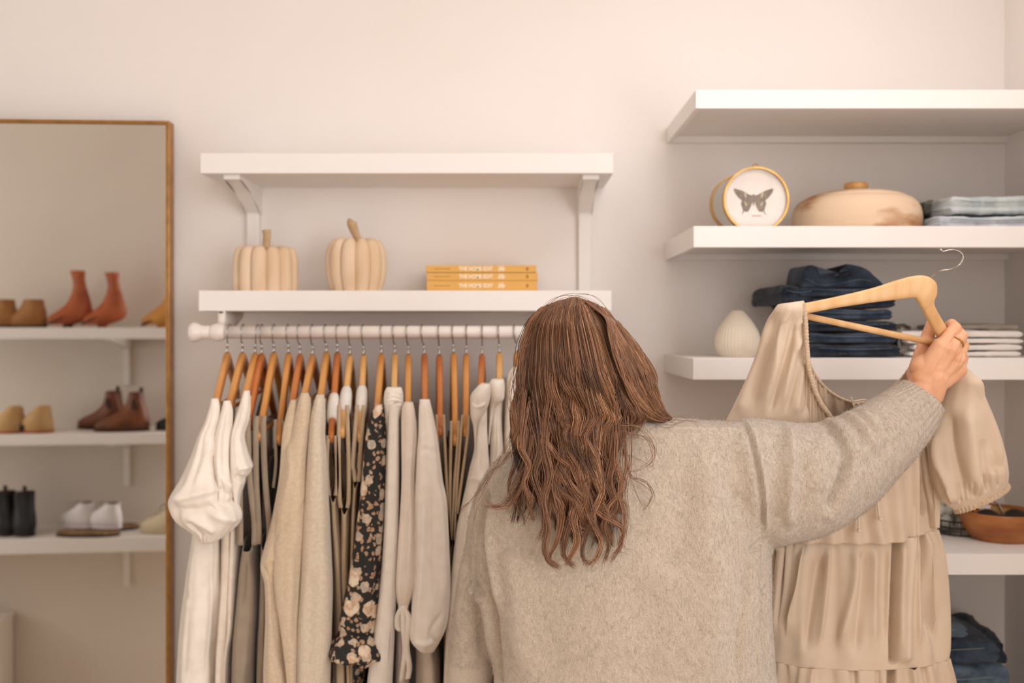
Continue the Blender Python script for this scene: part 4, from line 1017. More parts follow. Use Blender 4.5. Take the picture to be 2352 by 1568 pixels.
# 2
g2 = garment(2, 'dress', 'white flutter-sleeve dress, second on the rail', 'dress', GD)
cloth('body', sheet(2, [(935, 518, 531), (1000, 495, 528), (1130, 500, 534), (1240, 498, 534), (1350, 497, 534), (1450, 490, 528), (1568, 484, 520), (BOT, 470, 512)], dn=1.99, bw=0.5, seed=2), 'clinen', g2)
cloth('sleeve', sleeve([(920, 514, 528), (945, 508, 534), (1000, 492, 532), (1050, 490, 532), (1090, 496, 536), (1128, 502, 538), (1160, 500, 530), (1215, 498, 520)], 1.965, [0.012, 0.016, 0.02, 0.024, 0.03, 0.034, 0.03, 0.02], 0.05, 6, 12), 'wlinen', g2,
      [([(500, 1092), (515, 1105), (536, 1126)], 0.004, 0.006), ([(505, 1115), (518, 1130), (530, 1140)], 0.005, -0.007)], 1.94)
# 3
g3 = garment(3, 'dress', 'white flared-sleeve dress hanging against the taupe dress', 'dress', GD)
cloth('body', sheet(3, [(915, 556, 569), (1000, 530, 560), (1100, 528, 552), (1217, 520, 552), (1350, 512, 546), (1450, 508, 540), (1568, 500, 524), (BOT, 490, 515)], dn=2.0, bw=0.45, seed=3), 'clinen', g3)
cloth('sleeve', sleeve([(897, 561, 573), (925, 552, 575), (960, 541, 572), (1000, 532, 561), (1035, 530, 568), (1072, 530, 579), (1105, 532, 563), (1140, 538, 552), (1165, 542, 549)], 1.975, [0.012, 0.016, 0.02, 0.024, 0.028, 0.034, 0.026, 0.018, 0.01], 0.04, 5, 13), 'wlinen', g3,
      [([(545, 1076), (560, 1074), (578, 1072)], 0.004, 0.006), ([(540, 1090), (552, 1098), (560, 1104)], 0.005, -0.008)], 1.95)
# 4, 5 taupe dresses
GT = 'taupe strappy dresses'
for i, rows, lab, st, ta, tb in ((4, [(1246, 548, 588), (1300, 538, 588), (1400, 526, 592), (1568, 513, 585), (BOT, 500, 580)], 'taupe strappy dress, the one touching the white dresses', [(572, 1000), (570, 1120), (566, 1248)], (556, 958), (570, 958)),
                         (5, [(1243, 590, 622), (1300, 588, 622), (1400, 585, 618), (1568, 580, 612), (BOT, 575, 608)], 'taupe strappy dress, the one touching the beige knits', [(598, 1000), (595, 1120), (592, 1245)], (589, 955), (606, 955))):
    g = garment(i, 'dress', lab, 'dress', GT)
    cloth('body', sheet(i, rows, dn=1.985, bw=0.6, amp=0.16, neck=0.0, seed=i, vamp=0.08), 'taupe', g,
          [([(565, 1290), (560, 1330), (552, 1400)], 0.005, -0.008), ([(550, 1262), (575, 1268), (590, 1258)], 0.004, 0.004), ([(575, 1270), (570, 1420), (560, 1568)], 0.006, 0.006)])
    f0 = rows[0]
    for tx, ex in ((ta, f0[1] + 4), (tb, f0[2] - 4)):
        strap([(tx[0], tx[1]), (tx[0] - 1, tx[1] + 30), ((tx[0] + ex) / 2 - 3, 1100), (ex, 1200), (ex, f0[0] + 6)], [1.99, 1.985, 1.98, 1.985, 1.99], 0.011, 'taupe', g)
        strap([(tx[0] + 12, tx[1] + 5), (tx[0] + 14, 1060), (ex + 12, 1150), (ex + 8, f0[0] + 4)], [2.2, 2.25, 2.3, 2.32], 0.014, 'taupe', g)
    # inner back panel seen through the armhole
    b = sheet(i, [(1040 if i == 4 else 1050, f0[1] + 8, f0[2] + 4), (1150, f0[1] + 4, f0[2] + 2), (f0[0] + 20, f0[1] + 2, f0[2])], dn=2.14, Ln=0.26, neck=0.0, bw=0.6, amp=0.2, seed=i + 3, nr=30)
    cloth('back_panel', b, 'taupe', g)
# 6 dark strappy top
g6 = garment(6, 'strappy_top', 'dark strappy top with a thin taupe strap, between taupe dresses and beige knits', 'top')
cloth('body', sheet(6, [(1020, 622, 650), (1100, 620, 650), (1300, 618, 640), (BOT, 615, 635)], dn=2.02, bw=0.6, neck=0.02, seed=6), 'dark', g6)
strap([(633, 963), (632, 1000), (634, 1060), (628, 1120)], 1.985, 0.006, 'taupe', g6); strap([(646, 962), (652, 975), (655, 1000)], 1.985, 0.006, 'taupe', g6)
# 7 first beige knit
GK = 'knitted jumpers on the rail'
g7 = garment(7, 'knit_jumper', 'beige knit jumper whose folded sleeve sticks out towards the taupe dress', 'jumper', GK)
cloth('body', sheet(7, [(915, 668, 684), (960, 660, 690), (1040, 650, 690), (1140, 642, 690), (1300, 625, 668), (1568, 618, 660), (1700, 616, 656)], dn=1.995, bw=0.42, seed=7, amp=0.05), 'knit_b', g7)
cloth('sleeve', sleeve([(918, 668, 684), (950, 658, 688), (1000, 648, 686), (1100, 640, 684), (1200, 622, 676), (1260, 606, 664), (1300, 598, 650), (1340, 608, 650), (1420, 610, 654), (1500, 607, 658), (1568, 606, 662), (1700, 610, 655)], 1.965, [0.012, 0.018, 0.022, 0.024, 0.026, 0.026, 0.026, 0.026, 0.028, 0.028, 0.028, 0.024], 0.04, 4, 17), 'knit_b', g7,
      [([(600, 1298), (615, 1320), (625, 1335)], 0.004, -0.006), ([(603, 1290), (625, 1285), (640, 1270)], 0.004, 0.004), ([(628, 1300), (635, 1420), (655, 1568)], 0.008, -0.006)], 1.94)
g8 = garment(8, 'knit_jumper', 'beige knit jumper with a dropped shoulder seam, between the other two knits', 'jumper', GK)
cloth('body', sheet(8, [(915, 690, 708), (960, 682, 714), (1060, 660, 706), (1300, 640, 694), (1568, 640, 690), (1700, 640, 688)], dn=1.99, bw=0.42, seed=8, amp=0.05), 'knit_b', g8)
cloth('sleeve', sleeve([(902, 692, 708), (920, 686, 713), (960, 678, 715), (1000, 671, 711), (1060, 655, 706), (1140, 640, 706), (1200, 632, 703), (1260, 628, 700), (1360, 632, 693), (1450, 646, 688), (1568, 660, 684), (1700, 664, 684)], 1.955, [0.012, 0.018, 0.022, 0.024, 0.028, 0.03, 0.03, 0.03, 0.03, 0.028, 0.024, 0.02], 0.03, 4, 18), 'knit_b', g8,
      [([(704, 1120), (690, 1165), (662, 1200), (638, 1225), (627, 1252)], 0.003, -0.0035), ([(700, 1126), (686, 1170), (658, 1206)], 0.003, 0.003), ([(680, 1240), (684, 1350), (672, 1500)], 0.008, -0.005), ([(655, 1000), (668, 1080), (650, 1160)], 0.006, 0.004)], 1.93)
g9 = garment(9, 'knit_jumper', 'cream knit jumper, the palest of the three knits', 'jumper', GK)
cloth('body', sheet(9, [(920, 727, 745), (960, 716, 745), (1060, 712, 750), (1300, 706, 760), (1568, 700, 758), (1700, 700, 758)], dn=1.99, bw=0.42, seed=9, amp=0.05), 'knit_c', g9)
cloth('sleeve', sleeve([(906, 727, 744), (925, 721, 746), (960, 714, 747), (1000, 711, 746), (1060, 707, 751), (1130, 703, 754), (1200, 698, 758), (1280, 695, 762), (1350, 691, 765), (1450, 684, 763), (1568, 682, 760), (1700, 685, 756)], 1.955, [0.012, 0.018, 0.022, 0.024, 0.028, 0.03, 0.031, 0.032, 0.032, 0.032, 0.03, 0.025], 0.03, 4, 19), 'knit_c', g9,
      [([(699, 1205), (712, 1200), (730, 1212), (752, 1232), (757, 1245)], 0.003, -0.0035), ([(699, 1209), (712, 1205), (729, 1218), (750, 1238)], 0.003, 0.003), ([(720, 1300), (712, 1420), (705, 1568)], 0.010, -0.004)], 1.93)
# 10-12 tan jumpsuits with long U shaped armholes
GN = 'tan strappy jumpsuits beside the cream knit'
for i, rows, yb, xs_, tipx, lab in ((10, [(1132, 752, 776), (1200, 752, 782), (1300, 756, 790), (1568, 762, 800), (BOT, 765, 805)], 1132, (752, 774), (753, 771), 'tan strappy jumpsuit under the reddish foam-covered hanger'),
                                    (11, [(1160, 777, 804), (1220, 775, 806), (1300, 775, 804), (1400, 780, 806), (1568, 790, 812), (BOT, 792, 815)], 1160, (779, 801), (779, 797), 'tan strappy jumpsuit with the lowest U-shaped armhole'),
                                    (12, [(1100, 806, 826), (1250, 800, 820), (1568, 796, 815), (BOT, 796, 815)], 1100, (812, 826), (820, 836), 'tan strappy jumpsuit touching the black floral blouse')):
    g = garment(i, 'jumpsuit', lab, 'jumpsuit', GN)
    cloth('body', sheet(i, rows, dn=1.985, bw=0.6, amp=0.12, neck=0.0, seed=i, vamp=0.06), 'tan', g, [([(xs_[0], yb + 8), ((xs_[0] + xs_[1]) / 2, yb + 12), (xs_[1], yb + 8)], 0.003, 0.003)])
    strap([(tipx[0], 1000 if i == 10 else 930), (xs_[0] - 1, 1060), (xs_[0] + 1, yb - 20), (xs_[0] + 4, yb + 6)], 1.985, 0.008, 'tan', g)
    strap([(tipx[1], 1000 if i == 10 else 930), (xs_[1], 1060), (xs_[1], yb - 20), (xs_[1] - 3, yb + 6)], 1.985, 0.008, 'tan', g)
    strap([(tipx[0], 1040), (xs_[0] + 6, 1090), (xs_[0] + 12, yb + 4)], 2.22, 0.03, 'tan', g, name='back_strap')
    strap([(tipx[1] - 4, 940), (xs_[1] + 2, 1060), (xs_[1], yb + 4)], [2.1, 2.3, 2.3], 0.02, 'tan', g, name='back_strap')
# 13 floral blouse
g13 = garment(13, 'blouse', 'black blouse with a beige and rose floral print and ruffled cuff', 'blouse')
cloth('body', sheet(13, [(935, 860, 880), (1000, 850, 885), (1200, 835, 880), (1400, 800, 860), (1560, 790, 842), (BOT, 780, 838)], dn=2.0, bw=0.4, seed=13), 'floral', g13)
cloth('sleeve', sleeve([(928, 862, 880), (950, 852, 884), (1000, 840, 886), (1100, 830, 884), (1200, 819, 880), (1300, 804, 874), (1400, 784, 866), (1440, 778, 863), (1455, 776, 862), (1478, 760, 876), (1500, 752, 886), (1508, 760, 882)], 1.955, [0.012, 0.02, 0.024, 0.028, 0.031, 0.033, 0.034, 0.034, 0.032, 0.045, 0.055, 0.05], 0.05, 5, 23, gather=0.05), 'floral', g13,
      [([(850, 1000), (842, 1150), (828, 1300)], 0.008, 0.004), ([(776, 1450), (820, 1462), (862, 1452)], 0.004, -0.004), ([(865, 1050), (860, 1200), (850, 1350)], 0.006, -0.004)], 1.93)
cloth('cuff_ruffle', sleeve([(1494, 800, 862), (1512, 802, 862), (1524, 812, 850)], 1.965, [0.045, 0.045, 0.04], 0.08, 8, 24, m=20), 'floral', g13)
# 14 ribbed white top
g14 = garment(14, 'ribbed_top', 'white top with fine vertical ribs and a wide rounded collar', 'top')
R = sheet(14, [(900, 888, 922), (930, 884, 920), (1000, 886, 918), (1100, 884, 920), (1200, 881, 919), (1350, 869, 912), (1568, 837, 908), (BOT, 800, 900)], dn=1.985, bw=0.5, amp=0.1, seed=14, nc=300)
t = np.linspace(0, 2 * np.pi, 300, endpoint=False); R[:, :, 0] += 0.0016 * np.sign(np.sin(t * 40)) * (np.abs(np.sin(t)) ** 0.4); R[:, :, 1] -= 0.0016 * (np.sin(t * 40) > 0)
cloth('body', R, 'wlinen', g14)
cloth('collar', sleeve([(889, 888, 922), (902, 883, 925), (925, 882, 925), (950, 883, 921), (975, 886, 912), (1000, 890, 905)], 1.968, [0.014, 0.024, 0.028, 0.026, 0.022, 0.014], 0.02, 4, 25), 'wlinen', g14,
      [([(884, 905 + k * 9), (905, 900 + k * 9), (922, 908 + k * 9)], 0.0018, 0.0022) for k in range(4)] + [([(893, 945), (903, 930), (918, 925)], 0.003, -0.005)], 1.94)
R = sleeve([(925, 892, 916), (980, 890, 916), (1100, 886, 916), (1250, 880, 914), (1400, 866, 908), (1568, 842, 900), (1700, 835, 895)], 1.955, 0.022, 0.03, 3, 26, n=200)
a = np.linspace(0, 2 * np.pi, 200, endpoint=False); R = R + 0.0014 * (np.sin(a * 26) > 0)[None, :, None] * np.stack([np.cos(a), -np.abs(np.sin(a)), 0 * a], -1)[None]
cloth('sleeve', R, 'wlinen', g14)
# 15 tie-cuff blouse
g15 = garment(15, 'blouse', 'soft cream blouse with a long tie knotted at its cuff', 'blouse')
cloth('body', sheet(15, [(935, 922, 948), (1000, 922, 956), (1200, 916, 950), (1400, 905, 945), (1568, 900, 945), (BOT, 890, 945)], dn=2.0, bw=0.4, seed=15), 'sheer', g15)
cloth('sleeve', sleeve([(923, 928, 948), (945, 922, 953), (1000, 921, 958), (1100, 922, 953), (1180, 918, 957), (1250, 913, 959), (1310, 909, 960), (1350, 908, 953), (1380, 912, 943), (1392, 916, 938)], 1.953, [0.012, 0.016, 0.018, 0.02, 0.022, 0.026, 0.028, 0.026, 0.018, 0.01], 0.05, 5, 27, gather=0.06), 'sheer', g15,
      [([(930, 1180), (925, 1280), (922, 1380)], 0.004, -0.004), ([(942, 1150), (940, 1250), (932, 1375)], 0.004, 0.003)], 1.93)
tb = obj('tie', MB().add(*sph(P(926, 1394, 1.945), 0.009, sc=(1.1, 0.8, 1))), M['wlinen'], g15)
for pts, w_ in (([(924, 1394), (914, 1415), (914, 1440), (922, 1446), (928, 1420), (927, 1398)], 0.014), ([(928, 1396), (938, 1420), (934, 1480), (940, 1530), (936, 1558)], 0.012), ([(926, 1398), (926, 1440), (930, 1490), (926, 1530), (922, 1562)], 0.011)):
    C = cr([P(x, y, 1.94 + 0.003 * k) for k, (x, y) in enumerate(pts)], 30); V, Q, T = ribbon(C, (w_ * 0.8, 0.004, 0), 0.002)
    obj('tie_end', MB().add(V, Q, T), M['wlinen'], g15)
# 16 balloon sleeve blouse
g16 = garment(16, 'blouse', 'white blouse with a full balloon sleeve gathered at the cuff', 'blouse')
cloth('body', sheet(16, [(930, 962, 990), (1000, 958, 1000), (1200, 955, 1012), (1400, 948, 1012), (1500, 945, 1015), (1568, 945, 1022), (BOT, 940, 1030)], dn=2.005, bw=0.35, seed=16), 'clinen', g16)
cloth('sleeve', sleeve([(917, 964, 987), (940, 962, 992), (970, 961, 998), (1000, 960, 1003), (1035, 957, 1008), (1100, 954, 1016), (1150, 952, 1024), (1250, 951, 1031), (1340, 948, 1035), (1400, 946, 1033), (1440, 943, 1026), (1470, 945, 1012), (1490, 960, 1000), (1496, 968, 995)], 1.95, [0.012, 0.018, 0.02, 0.024, 0.03, 0.034, 0.036, 0.038, 0.04, 0.04, 0.04, 0.036, 0.02, 0.01], 0.035, 5, 28, gather=0.04), 'wlinen', g16,
      [([(962, 1036), (980, 1032), (1003, 1040)], 0.003, -0.004), ([(990, 1090), (987, 1250), (990, 1400)], 0.006, -0.007), ([(960, 1288), (975, 1286), (986, 1290)], 0.0025, 0.003), ([(975, 1150), (972, 1280), (965, 1400)], 0.005, 0.005),
       ([(1010, 1480), (990, 1450), (1020, 1400)], 0.004, -0.005), ([(950, 1470), (975, 1478), (1000, 1470)], 0.004, 0.005), ([(1015, 1100), (1022, 1250), (1018, 1400)], 0.007, 0.004)], 1.92)
# 17-19 brown strappy tops
GB = 'brown thin-strapped tops between blouse and jacket'
for i, a, b, rows, lab in ((17, [(1003, 952), (1004, 1000), (1014, 1110), (1026, 1240)], [(1019, 952), (1021, 1000), (1026, 1110), (1033, 1240)], [(1236, 1022, 1036), (1400, 1018, 1036), (BOT, 1016, 1036)], 'brown thin-strapped top nearest the balloon-sleeve blouse'),
                           (18, [(1037, 966), (1036, 1010), (1034, 1110), (1033, 1240)], [(1053, 966), (1052, 1010), (1044, 1110), (1039, 1240)], [(1238, 1030, 1044), (1400, 1026, 1042), (BOT, 1024, 1042)], 'brown thin-strapped top in the middle of the three strappy ones'),
                           (19, [(1063, 952), (1058, 1000), (1050, 1110), (1042, 1240)], [(1077, 952), (1074, 1000), (1062, 1090), (1050, 1180)], [(1180, 1042, 1058), (1300, 1040, 1056), (BOT, 1038, 1056)], 'brown thin-strapped top nearest the white jacket')):
    g = garment(i, 'strappy_top', lab, 'top', GB)
    strap(a, 1.985, 0.0055, 'tan', g, 0.0015); strap(b, 1.985, 0.0055, 'tan', g, 0.0015)
    cloth('body', sheet(i, rows, dn=1.99, bw=0.7, neck=0.0, seed=i), 'brown', g)
    N, dh, L, zc = HANG[i]
    f0 = rows[0]
    cloth('back_panel', sheet(i, [(1010, f0[1] - 4, f0[2] + 8), (1120, f0[1] - 2, f0[2] + 6), (f0[0] + 20, f0[1], f0[2])], dn=2.16, Ln=0.25, neck=0.0, bw=0.7, amp=0.2, seed=i + 3, nr=30), 'brown', g)
# 20 jacket, 21 shirt, 22 cardigan
GJ = 'pale jackets and shirts next to the woman'
g20 = garment(20, 'jacket', 'white collared jacket hanging partly behind the woman\'s sleeve', 'jacket', GJ)
cloth('body', sheet(20, [(900, 1086, 1124), (1000, 1090, 1124), (1173, 1062, 1124), (1400, 1034, 1120), (BOT, 1020, 1120)], dn=2.02, bw=0.4, seed=20), 'clinen', g20)
cloth('sleeve', sleeve([(905, 1092, 1120), (960, 1094, 1119), (1029, 1090, 1121), (1076, 1079, 1124), (1120, 1070, 1124), (1173, 1058, 1122), (1237, 1046, 1118), (1400, 1028, 1115), (1568, 1018, 1112), (1700, 1016, 1110)], 1.975, [0.014, 0.018, 0.024, 0.028, 0.03, 0.032, 0.036, 0.04, 0.04, 0.036], 0.03, 4, 30), 'wlinen', g20,
      [([(1072, 1103), (1090, 1100), (1110, 1104)], 0.0025, 0.003), ([(1112, 960), (1108, 1030), (1106, 1100)], 0.006, -0.006), ([(1085, 1130), (1070, 1250), (1055, 1400)], 0.008, 0.005)], 1.95)
cloth('collar', sleeve([(880, 1105, 1124), (890, 1094, 1127), (908, 1081, 1127), (930, 1080, 1122), (955, 1081, 1110), (975, 1086, 1098), (1000, 1089, 1094), (1030, 1090, 1093)], 1.965, [0.02, 0.032, 0.036, 0.034, 0.028, 0.018, 0.008, 0.004], 0.015, 3, 31), 'wlinen', g20, [([(1082, 925), (1096, 935), (1118, 925)], 0.003, 0.003)], 1.93)
g21 = garment(21, 'shirt', 'cream shirt with folded collar between white jacket and cardigan', 'shirt', GJ)
cloth('body', sheet(21, [(890, 1122, 1156), (1000, 1124, 1160), (1200, 1120, 1160), (BOT, 1110, 1160)], dn=2.04, bw=0.4, seed=21), 'clinen', g21)
cloth('sleeve', sleeve([(900, 1130, 1156), (960, 1128, 1152), (1030, 1126, 1156), (1100, 1122, 1160), (1300, 1116, 1160), (1700, 1112, 1156)], 2.0, [0.014, 0.02, 0.026, 0.03, 0.034, 0.03], 0.03, 4, 32), 'wlinen', g21, [([(1142, 920), (1138, 1000), (1130, 1080)], 0.005, -0.004)], 1.97)
cloth('collar', sleeve([(870, 1130, 1156), (880, 1124, 1159), (900, 1122, 1159), (918, 1124, 1156), (935, 1124, 1138), (990, 1122, 1128), (1020, 1121, 1124)], 1.99, [0.02, 0.03, 0.034, 0.03, 0.018, 0.008, 0.004], 0.015, 3, 33), 'wlinen', g21)
g22 = garment(22, 'cardigan', 'cream cardigan half hidden behind the woman\'s hair', 'cardigan', GJ)
cloth('body', sheet(22, [(880, 1170, 1200), (1000, 1164, 1205), (1200, 1160, 1210), (BOT, 1150, 1210)], dn=2.05, bw=0.5, seed=22), 'knit_c', g22)
cloth('sleeve', sleeve([(843, 1178, 1206), (860, 1168, 1212), (900, 1162, 1212), (960, 1160, 1210), (1060, 1156, 1212), (1200, 1152, 1212), (1700, 1150, 1210)], 2.01, [0.014, 0.024, 0.028, 0.03, 0.032, 0.034, 0.03], 0.05, 6, 34), 'wlinen', g22,
      [([(1175, 870), (1168, 950), (1165, 1050)], 0.004, 0.004), ([(1190, 870), (1180, 950), (1176, 1050)], 0.004, -0.004)], 1.98)
# ------------------------------------------------------------------ the hanger she holds up and the dress on it
hh = thing('coat_hanger', 'pale contoured wooden hanger held up by the hand, carrying the sand dress', 'hanger', P(2120, 660, 1.68))
def hst(sts, m=50): return stations(sts, 24, m, 3.2)
# rows: top x,y, bottom x,y, depth, half thickness
LW = [(1786, 706, 1790, 726, 1.705, .0055), (1846, 696, 1851, 720, 1.705, .007), (1920, 681, 1921, 707, 1.70, .0075), (2000, 662, 2002, 695, 1.695, .008), (2060, 643, 2060, 688, 1.69, .008),
      (2100, 633, 2098, 684, 1.685, .0085), (2128, 634, 2106, 690, 1.685, .0085), (2148, 648, 2112, 700, 1.685, .0085), (2151, 672, 2118, 710, 1.69, .0085), (2144, 694, 2120, 714, 1.695, .0085), (2150, 712, 2126, 726, 1.70, .008), (2163, 735, 2138, 748, 1.712, .0078), (2176, 758, 2152, 772, 1.722, .0075), (2190, 790, 2168, 800, 1.737, .0075), (2204, 830, 2184, 836, 1.75, .007), (2212, 852, 2196, 858, 1.757, .005)]
obj('body', MB().add(*loft(hst(LW, 90))), M['wood_maple'], hh)
C = cr([P(x, y, d) for x, y, d in ((2134, 642, 1.682), (2142, 634, 1.68), (2152, 625, 1.675), (2165, 621, 1.67), (2186, 618, 1.665), (2203, 608, 1.66), (2212, 593, 1.66), (2208, 581, 1.66), (2195, 574, 1.66), (2180, 574, 1.66), (2168, 577, 1.66), (2161, 574, 1.66))], 60)
hk = MB().add(*tube(C, 0.0014, 10)).add(*sph(C[-1], 0.0026)); obj('hook', hk, M['steel'], hh)
obj('trouser_bar', MB().add(*tube([P(1795, 714, 1.712), P(2190, 797, 1.742)], 0.0056, 16)), M['wood_maple'], hh)

dress = thing('dress', 'sand-coloured tiered dress with puffed sleeves held up on a hanger by the woman', 'dress', P(1960, 1568, 1.86))
# left (near) sleeve, gathered at the neckline, falling behind her shoulder
def pleat(R, k, amp, seed=0, env=None, v0=0.0):
    g_ = np.random.default_rng(seed); m, n = R.shape[:2]; a = np.linspace(0, 2 * np.pi, n, endpoint=False); C = R.mean(1, keepdims=True)
    ph = g_.random(8) * 6.28; v = np.linspace(0, 1, m)[:, None]
    q = np.sin(k * a[None] + ph[0] + 1.3 * np.sin(v * 3 + ph[4])) + 0.6 * np.sin(k * 1.7 * a[None].round(9) * 0 + (k * 2 - 1) * a[None] + ph[1] - v * 2) + 0.4 * np.sin((k // 2 + 1) * a[None] + ph[2])
    e = np.ones((m, 1)) if env is None else env(v)
    return C + (R - C) * (1 + amp * q / 1.4 * e)[..., None]
S = [(1796, 697, 1846, 690, 1.704, .007), (1786, 700, 1847, 694, 1.704, .013), (1776, 715, 1849, 712, 1.710, .022), (1762, 738, 1851, 748, 1.735, .035), (1746, 790, 1855, 800, 1.75, .045), (1730, 838, 1860, 850, 1.765, .055), (1708, 890, 1874, 905, 1.78, .060), (1686, 935, 1900, 950, 1.79, .065), (1664, 985, 1905, 1000, 1.80, .065), (1650, 1060, 1880, 1080, 1.81, .06), (1650, 1160, 1850, 1180, 1.82, .05), (1680, 1200, 1810, 1220, 1.82, .03)]
R = pleat(stations(S, 160, 120), 7, 0.035, 1, lambda v: np.minimum(1, v * 4))
st = [([(1812, 715), (1796, 760), (1790, 850), (1768, 960)], .0045, .008, -1), ([(1828, 725), (1815, 800), (1790, 900), (1776, 965)], .006, -.009), ([(1840, 760), (1818, 840), (1806, 950)], .007, .008), ([(1846, 790), (1838, 850), (1826, 900), (1812, 960)], .004, -.006),
      ([(1780, 730), (1760, 800), (1735, 900), (1715, 970)], .007, .006), ([(1800, 715), (1775, 800), (1755, 880), (1738, 965)], .007, -.007), ([(1850, 830), (1845, 900), (1835, 960)], .005, .005), ([(1862, 880), (1868, 920), (1855, 965)], .005, -.005),
      ([(1848, 735), (1838, 742), (1826, 762)], .003, .003), ([(1850, 775), (1840, 785), (1828, 810)], .003, .003), ([(1853, 815), (1846, 828), (1836, 850)], .003, .003), ([(1756, 760), (1735, 820), (1705, 905)], .006, -.004)]
V, Q, T = loft(R); V = sculpt(V, Q, T, st, 1.70); obj('sleeve', (V, Q, T), M['dress'], dress)
# near neckline band (ruched elastic) and far neckline band
def band(pts, w_, name, fr=90, amp=0.0016, dz=0.0):
    C = cr([P(x, y, d) for x, y, d in pts], 160); L = np.linspace(0, 1, 160)
    r = w_ * (1 + 0.12 * np.sin(L * fr * 3.4) + 0.10 * np.sin(L * fr * 5.3 + 1))
    obj(name, MB().add(*tube(C, r, 10)), M['dressband'], dress)
band([(1845, 697, 1.698), (1850, 735, 1.70), (1853, 790, 1.70), (1857, 840, 1.702), (1868, 885, 1.71), (1885, 925, 1.72), (1908, 958, 1.73), (1925, 985, 1.74)], .0042, 'neckline_band')
band([(1858, 832, 1.72), (1875, 865, 1.75), (1905, 898, 1.79), (1945, 920, 1.82), (1985, 924, 1.84), (2030, 905, 1.84), (2070, 870, 1.83), (2096, 835, 1.80), (2112, 812, 1.78)], .0026, 'neckline_band', 60)
# far front panel with gathers, seen inside the neck opening
U = cr([(1858, 834, 1.725), (1875, 867, 1.755), (1905, 900, 1.795), (1945, 922, 1.825), (1985, 926, 1.845), (2030, 907, 1.845), (2070, 872, 1.835), (2096, 837, 1.805), (2114, 815, 1.79)], 160)
Lo = cr([(1855, 1000, 1.80), (1880, 1020, 1.85), (1910, 1040, 1.88), (1950, 1050, 1.90), (1990, 1050, 1.91), (2040, 1050, 1.91), (2080, 1040, 1.90), (2110, 1030, 1.88), (2130, 1000, 1.85)], 160)
R = []
for v in np.linspace(0, 1, 50):
    row = np.array([P(*(u * (1 - v) + l * v)) for u, l in zip(U, Lo)])
    k = np.arange(160); row[:, 1] += (0.0035 * np.sin(k * 0.9) * np.exp(-v * 5) + 0.008 * np.sin(k * 0.33 + 1.2 * v) * min(1, v * 3 + 0.25))
    R.append(row)
V, Q, T = loft(np.array(R), False, False, closed=False)
o = obj('front_panel', (V, Q, T), M['dress'], dress); mm = o.modifiers.new('t', 'SOLIDIFY'); mm.thickness = 0.001
# near panel under the ruched band, most of it behind the arm
U = cr([(1850, 830, 1.71), (1866, 884, 1.715), (1884, 926, 1.725), (1908, 960, 1.735), (1930, 990, 1.745), (1960, 1010, 1.755), (2010, 1020, 1.765), (2060, 1000, 1.775), (2110, 960, 1.78)], 160)
Lo = cr([(1830, 1250, 1.80), (1860, 1250, 1.795), (1900, 1250, 1.79), (1940, 1250, 1.79), (1980, 1250, 1.79), (2020, 1250, 1.79), (2055, 1248, 1.79), (2085, 1240, 1.80), (2110, 1230, 1.81)], 160)
R = []
for v in np.linspace(0, 1, 60):
    row = np.array([P(*(u * (1 - v) + l * v)) for u, l in zip(U, Lo)]); k = np.arange(160)
    row[:, 1] += 0.004 * np.sin(k * 0.8) * np.exp(-v * 6) + 0.006 * np.sin(k * 0.22 + v) * min(1, v * 3)
    R.append(row)
V, Q, T = loft(np.array(R), False, False, closed=False)
o = obj('back_panel', (V, Q, T), M['dress'], dress); mm = o.modifiers.new('t', 'SOLIDIFY'); mm.thickness = 0.001
bow = MB()
for pts in ([(1958, 926), (1962, 935), (1957, 945)], [(1962, 924), (1975, 930), (1985, 945), (1988, 955)], [(1960, 922), (1985, 918), (1995, 924)], [(1955, 912), (1958, 922), (1964, 930)]):
    bow.add(*tube(cr([P(x, y, 1.80) for x, y in pts], 14), 0.0017, 8))
obj('neck_tie', bow, M['cord'], dress)
for pts in ([(1958, 1110), (1966, 1150), (1972, 1185), (1973, 1218)], [(2012, 1132), (2016, 1155), (2018, 1175), (2022, 1190)]):
    obj('drawstring', MB().add(*tube(cr([P(x, y, 1.762) for x, y in pts], 20), 0.0022, 8)).add(*sph(P(*pts[-1], 1.762), 0.0042)), M['cord'], dress)
# body of the bodice
S = [(1850, 1000, 2130, 1000, 1.84, .035), (1815, 1100, 2138, 1090, 1.85, .045), (1800, 1180, 2140, 1150, 1.855, .05), (1793, 1246, 2147, 1216, 1.86, .052)]
SB = S
# tiers
def tier(name, S, k, amp, seed, strokes, gk=30, gamp=0.010, m=110, ti=0):
    R = stations(S, 520, m)
    g_ = np.random.default_rng(seed); a = np.linspace(0, 2 * np.pi, 520, endpoint=False); C = R.mean(1, keepdims=True); v = np.linspace(0, 1, m)[:, None]; ph = g_.random(6) * 6.28
    big = np.sin(9 * a[None] + 0.7 + 0.8 * (v + ti)) + 0.7 * np.sin(13 * a[None] + 2.1 - (v + ti))
    wob = np.cumsum(0.6 + 0.9 * g_.random(520)); wob = wob / wob[-1] * 2 * np.pi * gk
    fine = np.sin(wob)[None] * (0.12 + 0.88 * np.exp(-v * 6)) * np.clip(1.35 - v, 0, 1)
    R = C + (R - C) * (1 + amp * big * (0.30 + 0.70 * np.sin(np.pi * np.clip(v, 0, 1)) ** 0.7) + gamp * 2 * fine)[..., None]
    strokes = [(q[0], q[1], q[2] * 1.35) + tuple(q[3:]) for q in strokes]
    V, Q, T = loft(R, False, False); V = sculpt(V, Q, T, strokes, 1.81)
    o = obj(name, (V, Q, T), M['dress'], dress); q = o.modifiers.new('t', 'SOLIDIFY'); q.thickness = 0.001; q.offset = -1
    return o
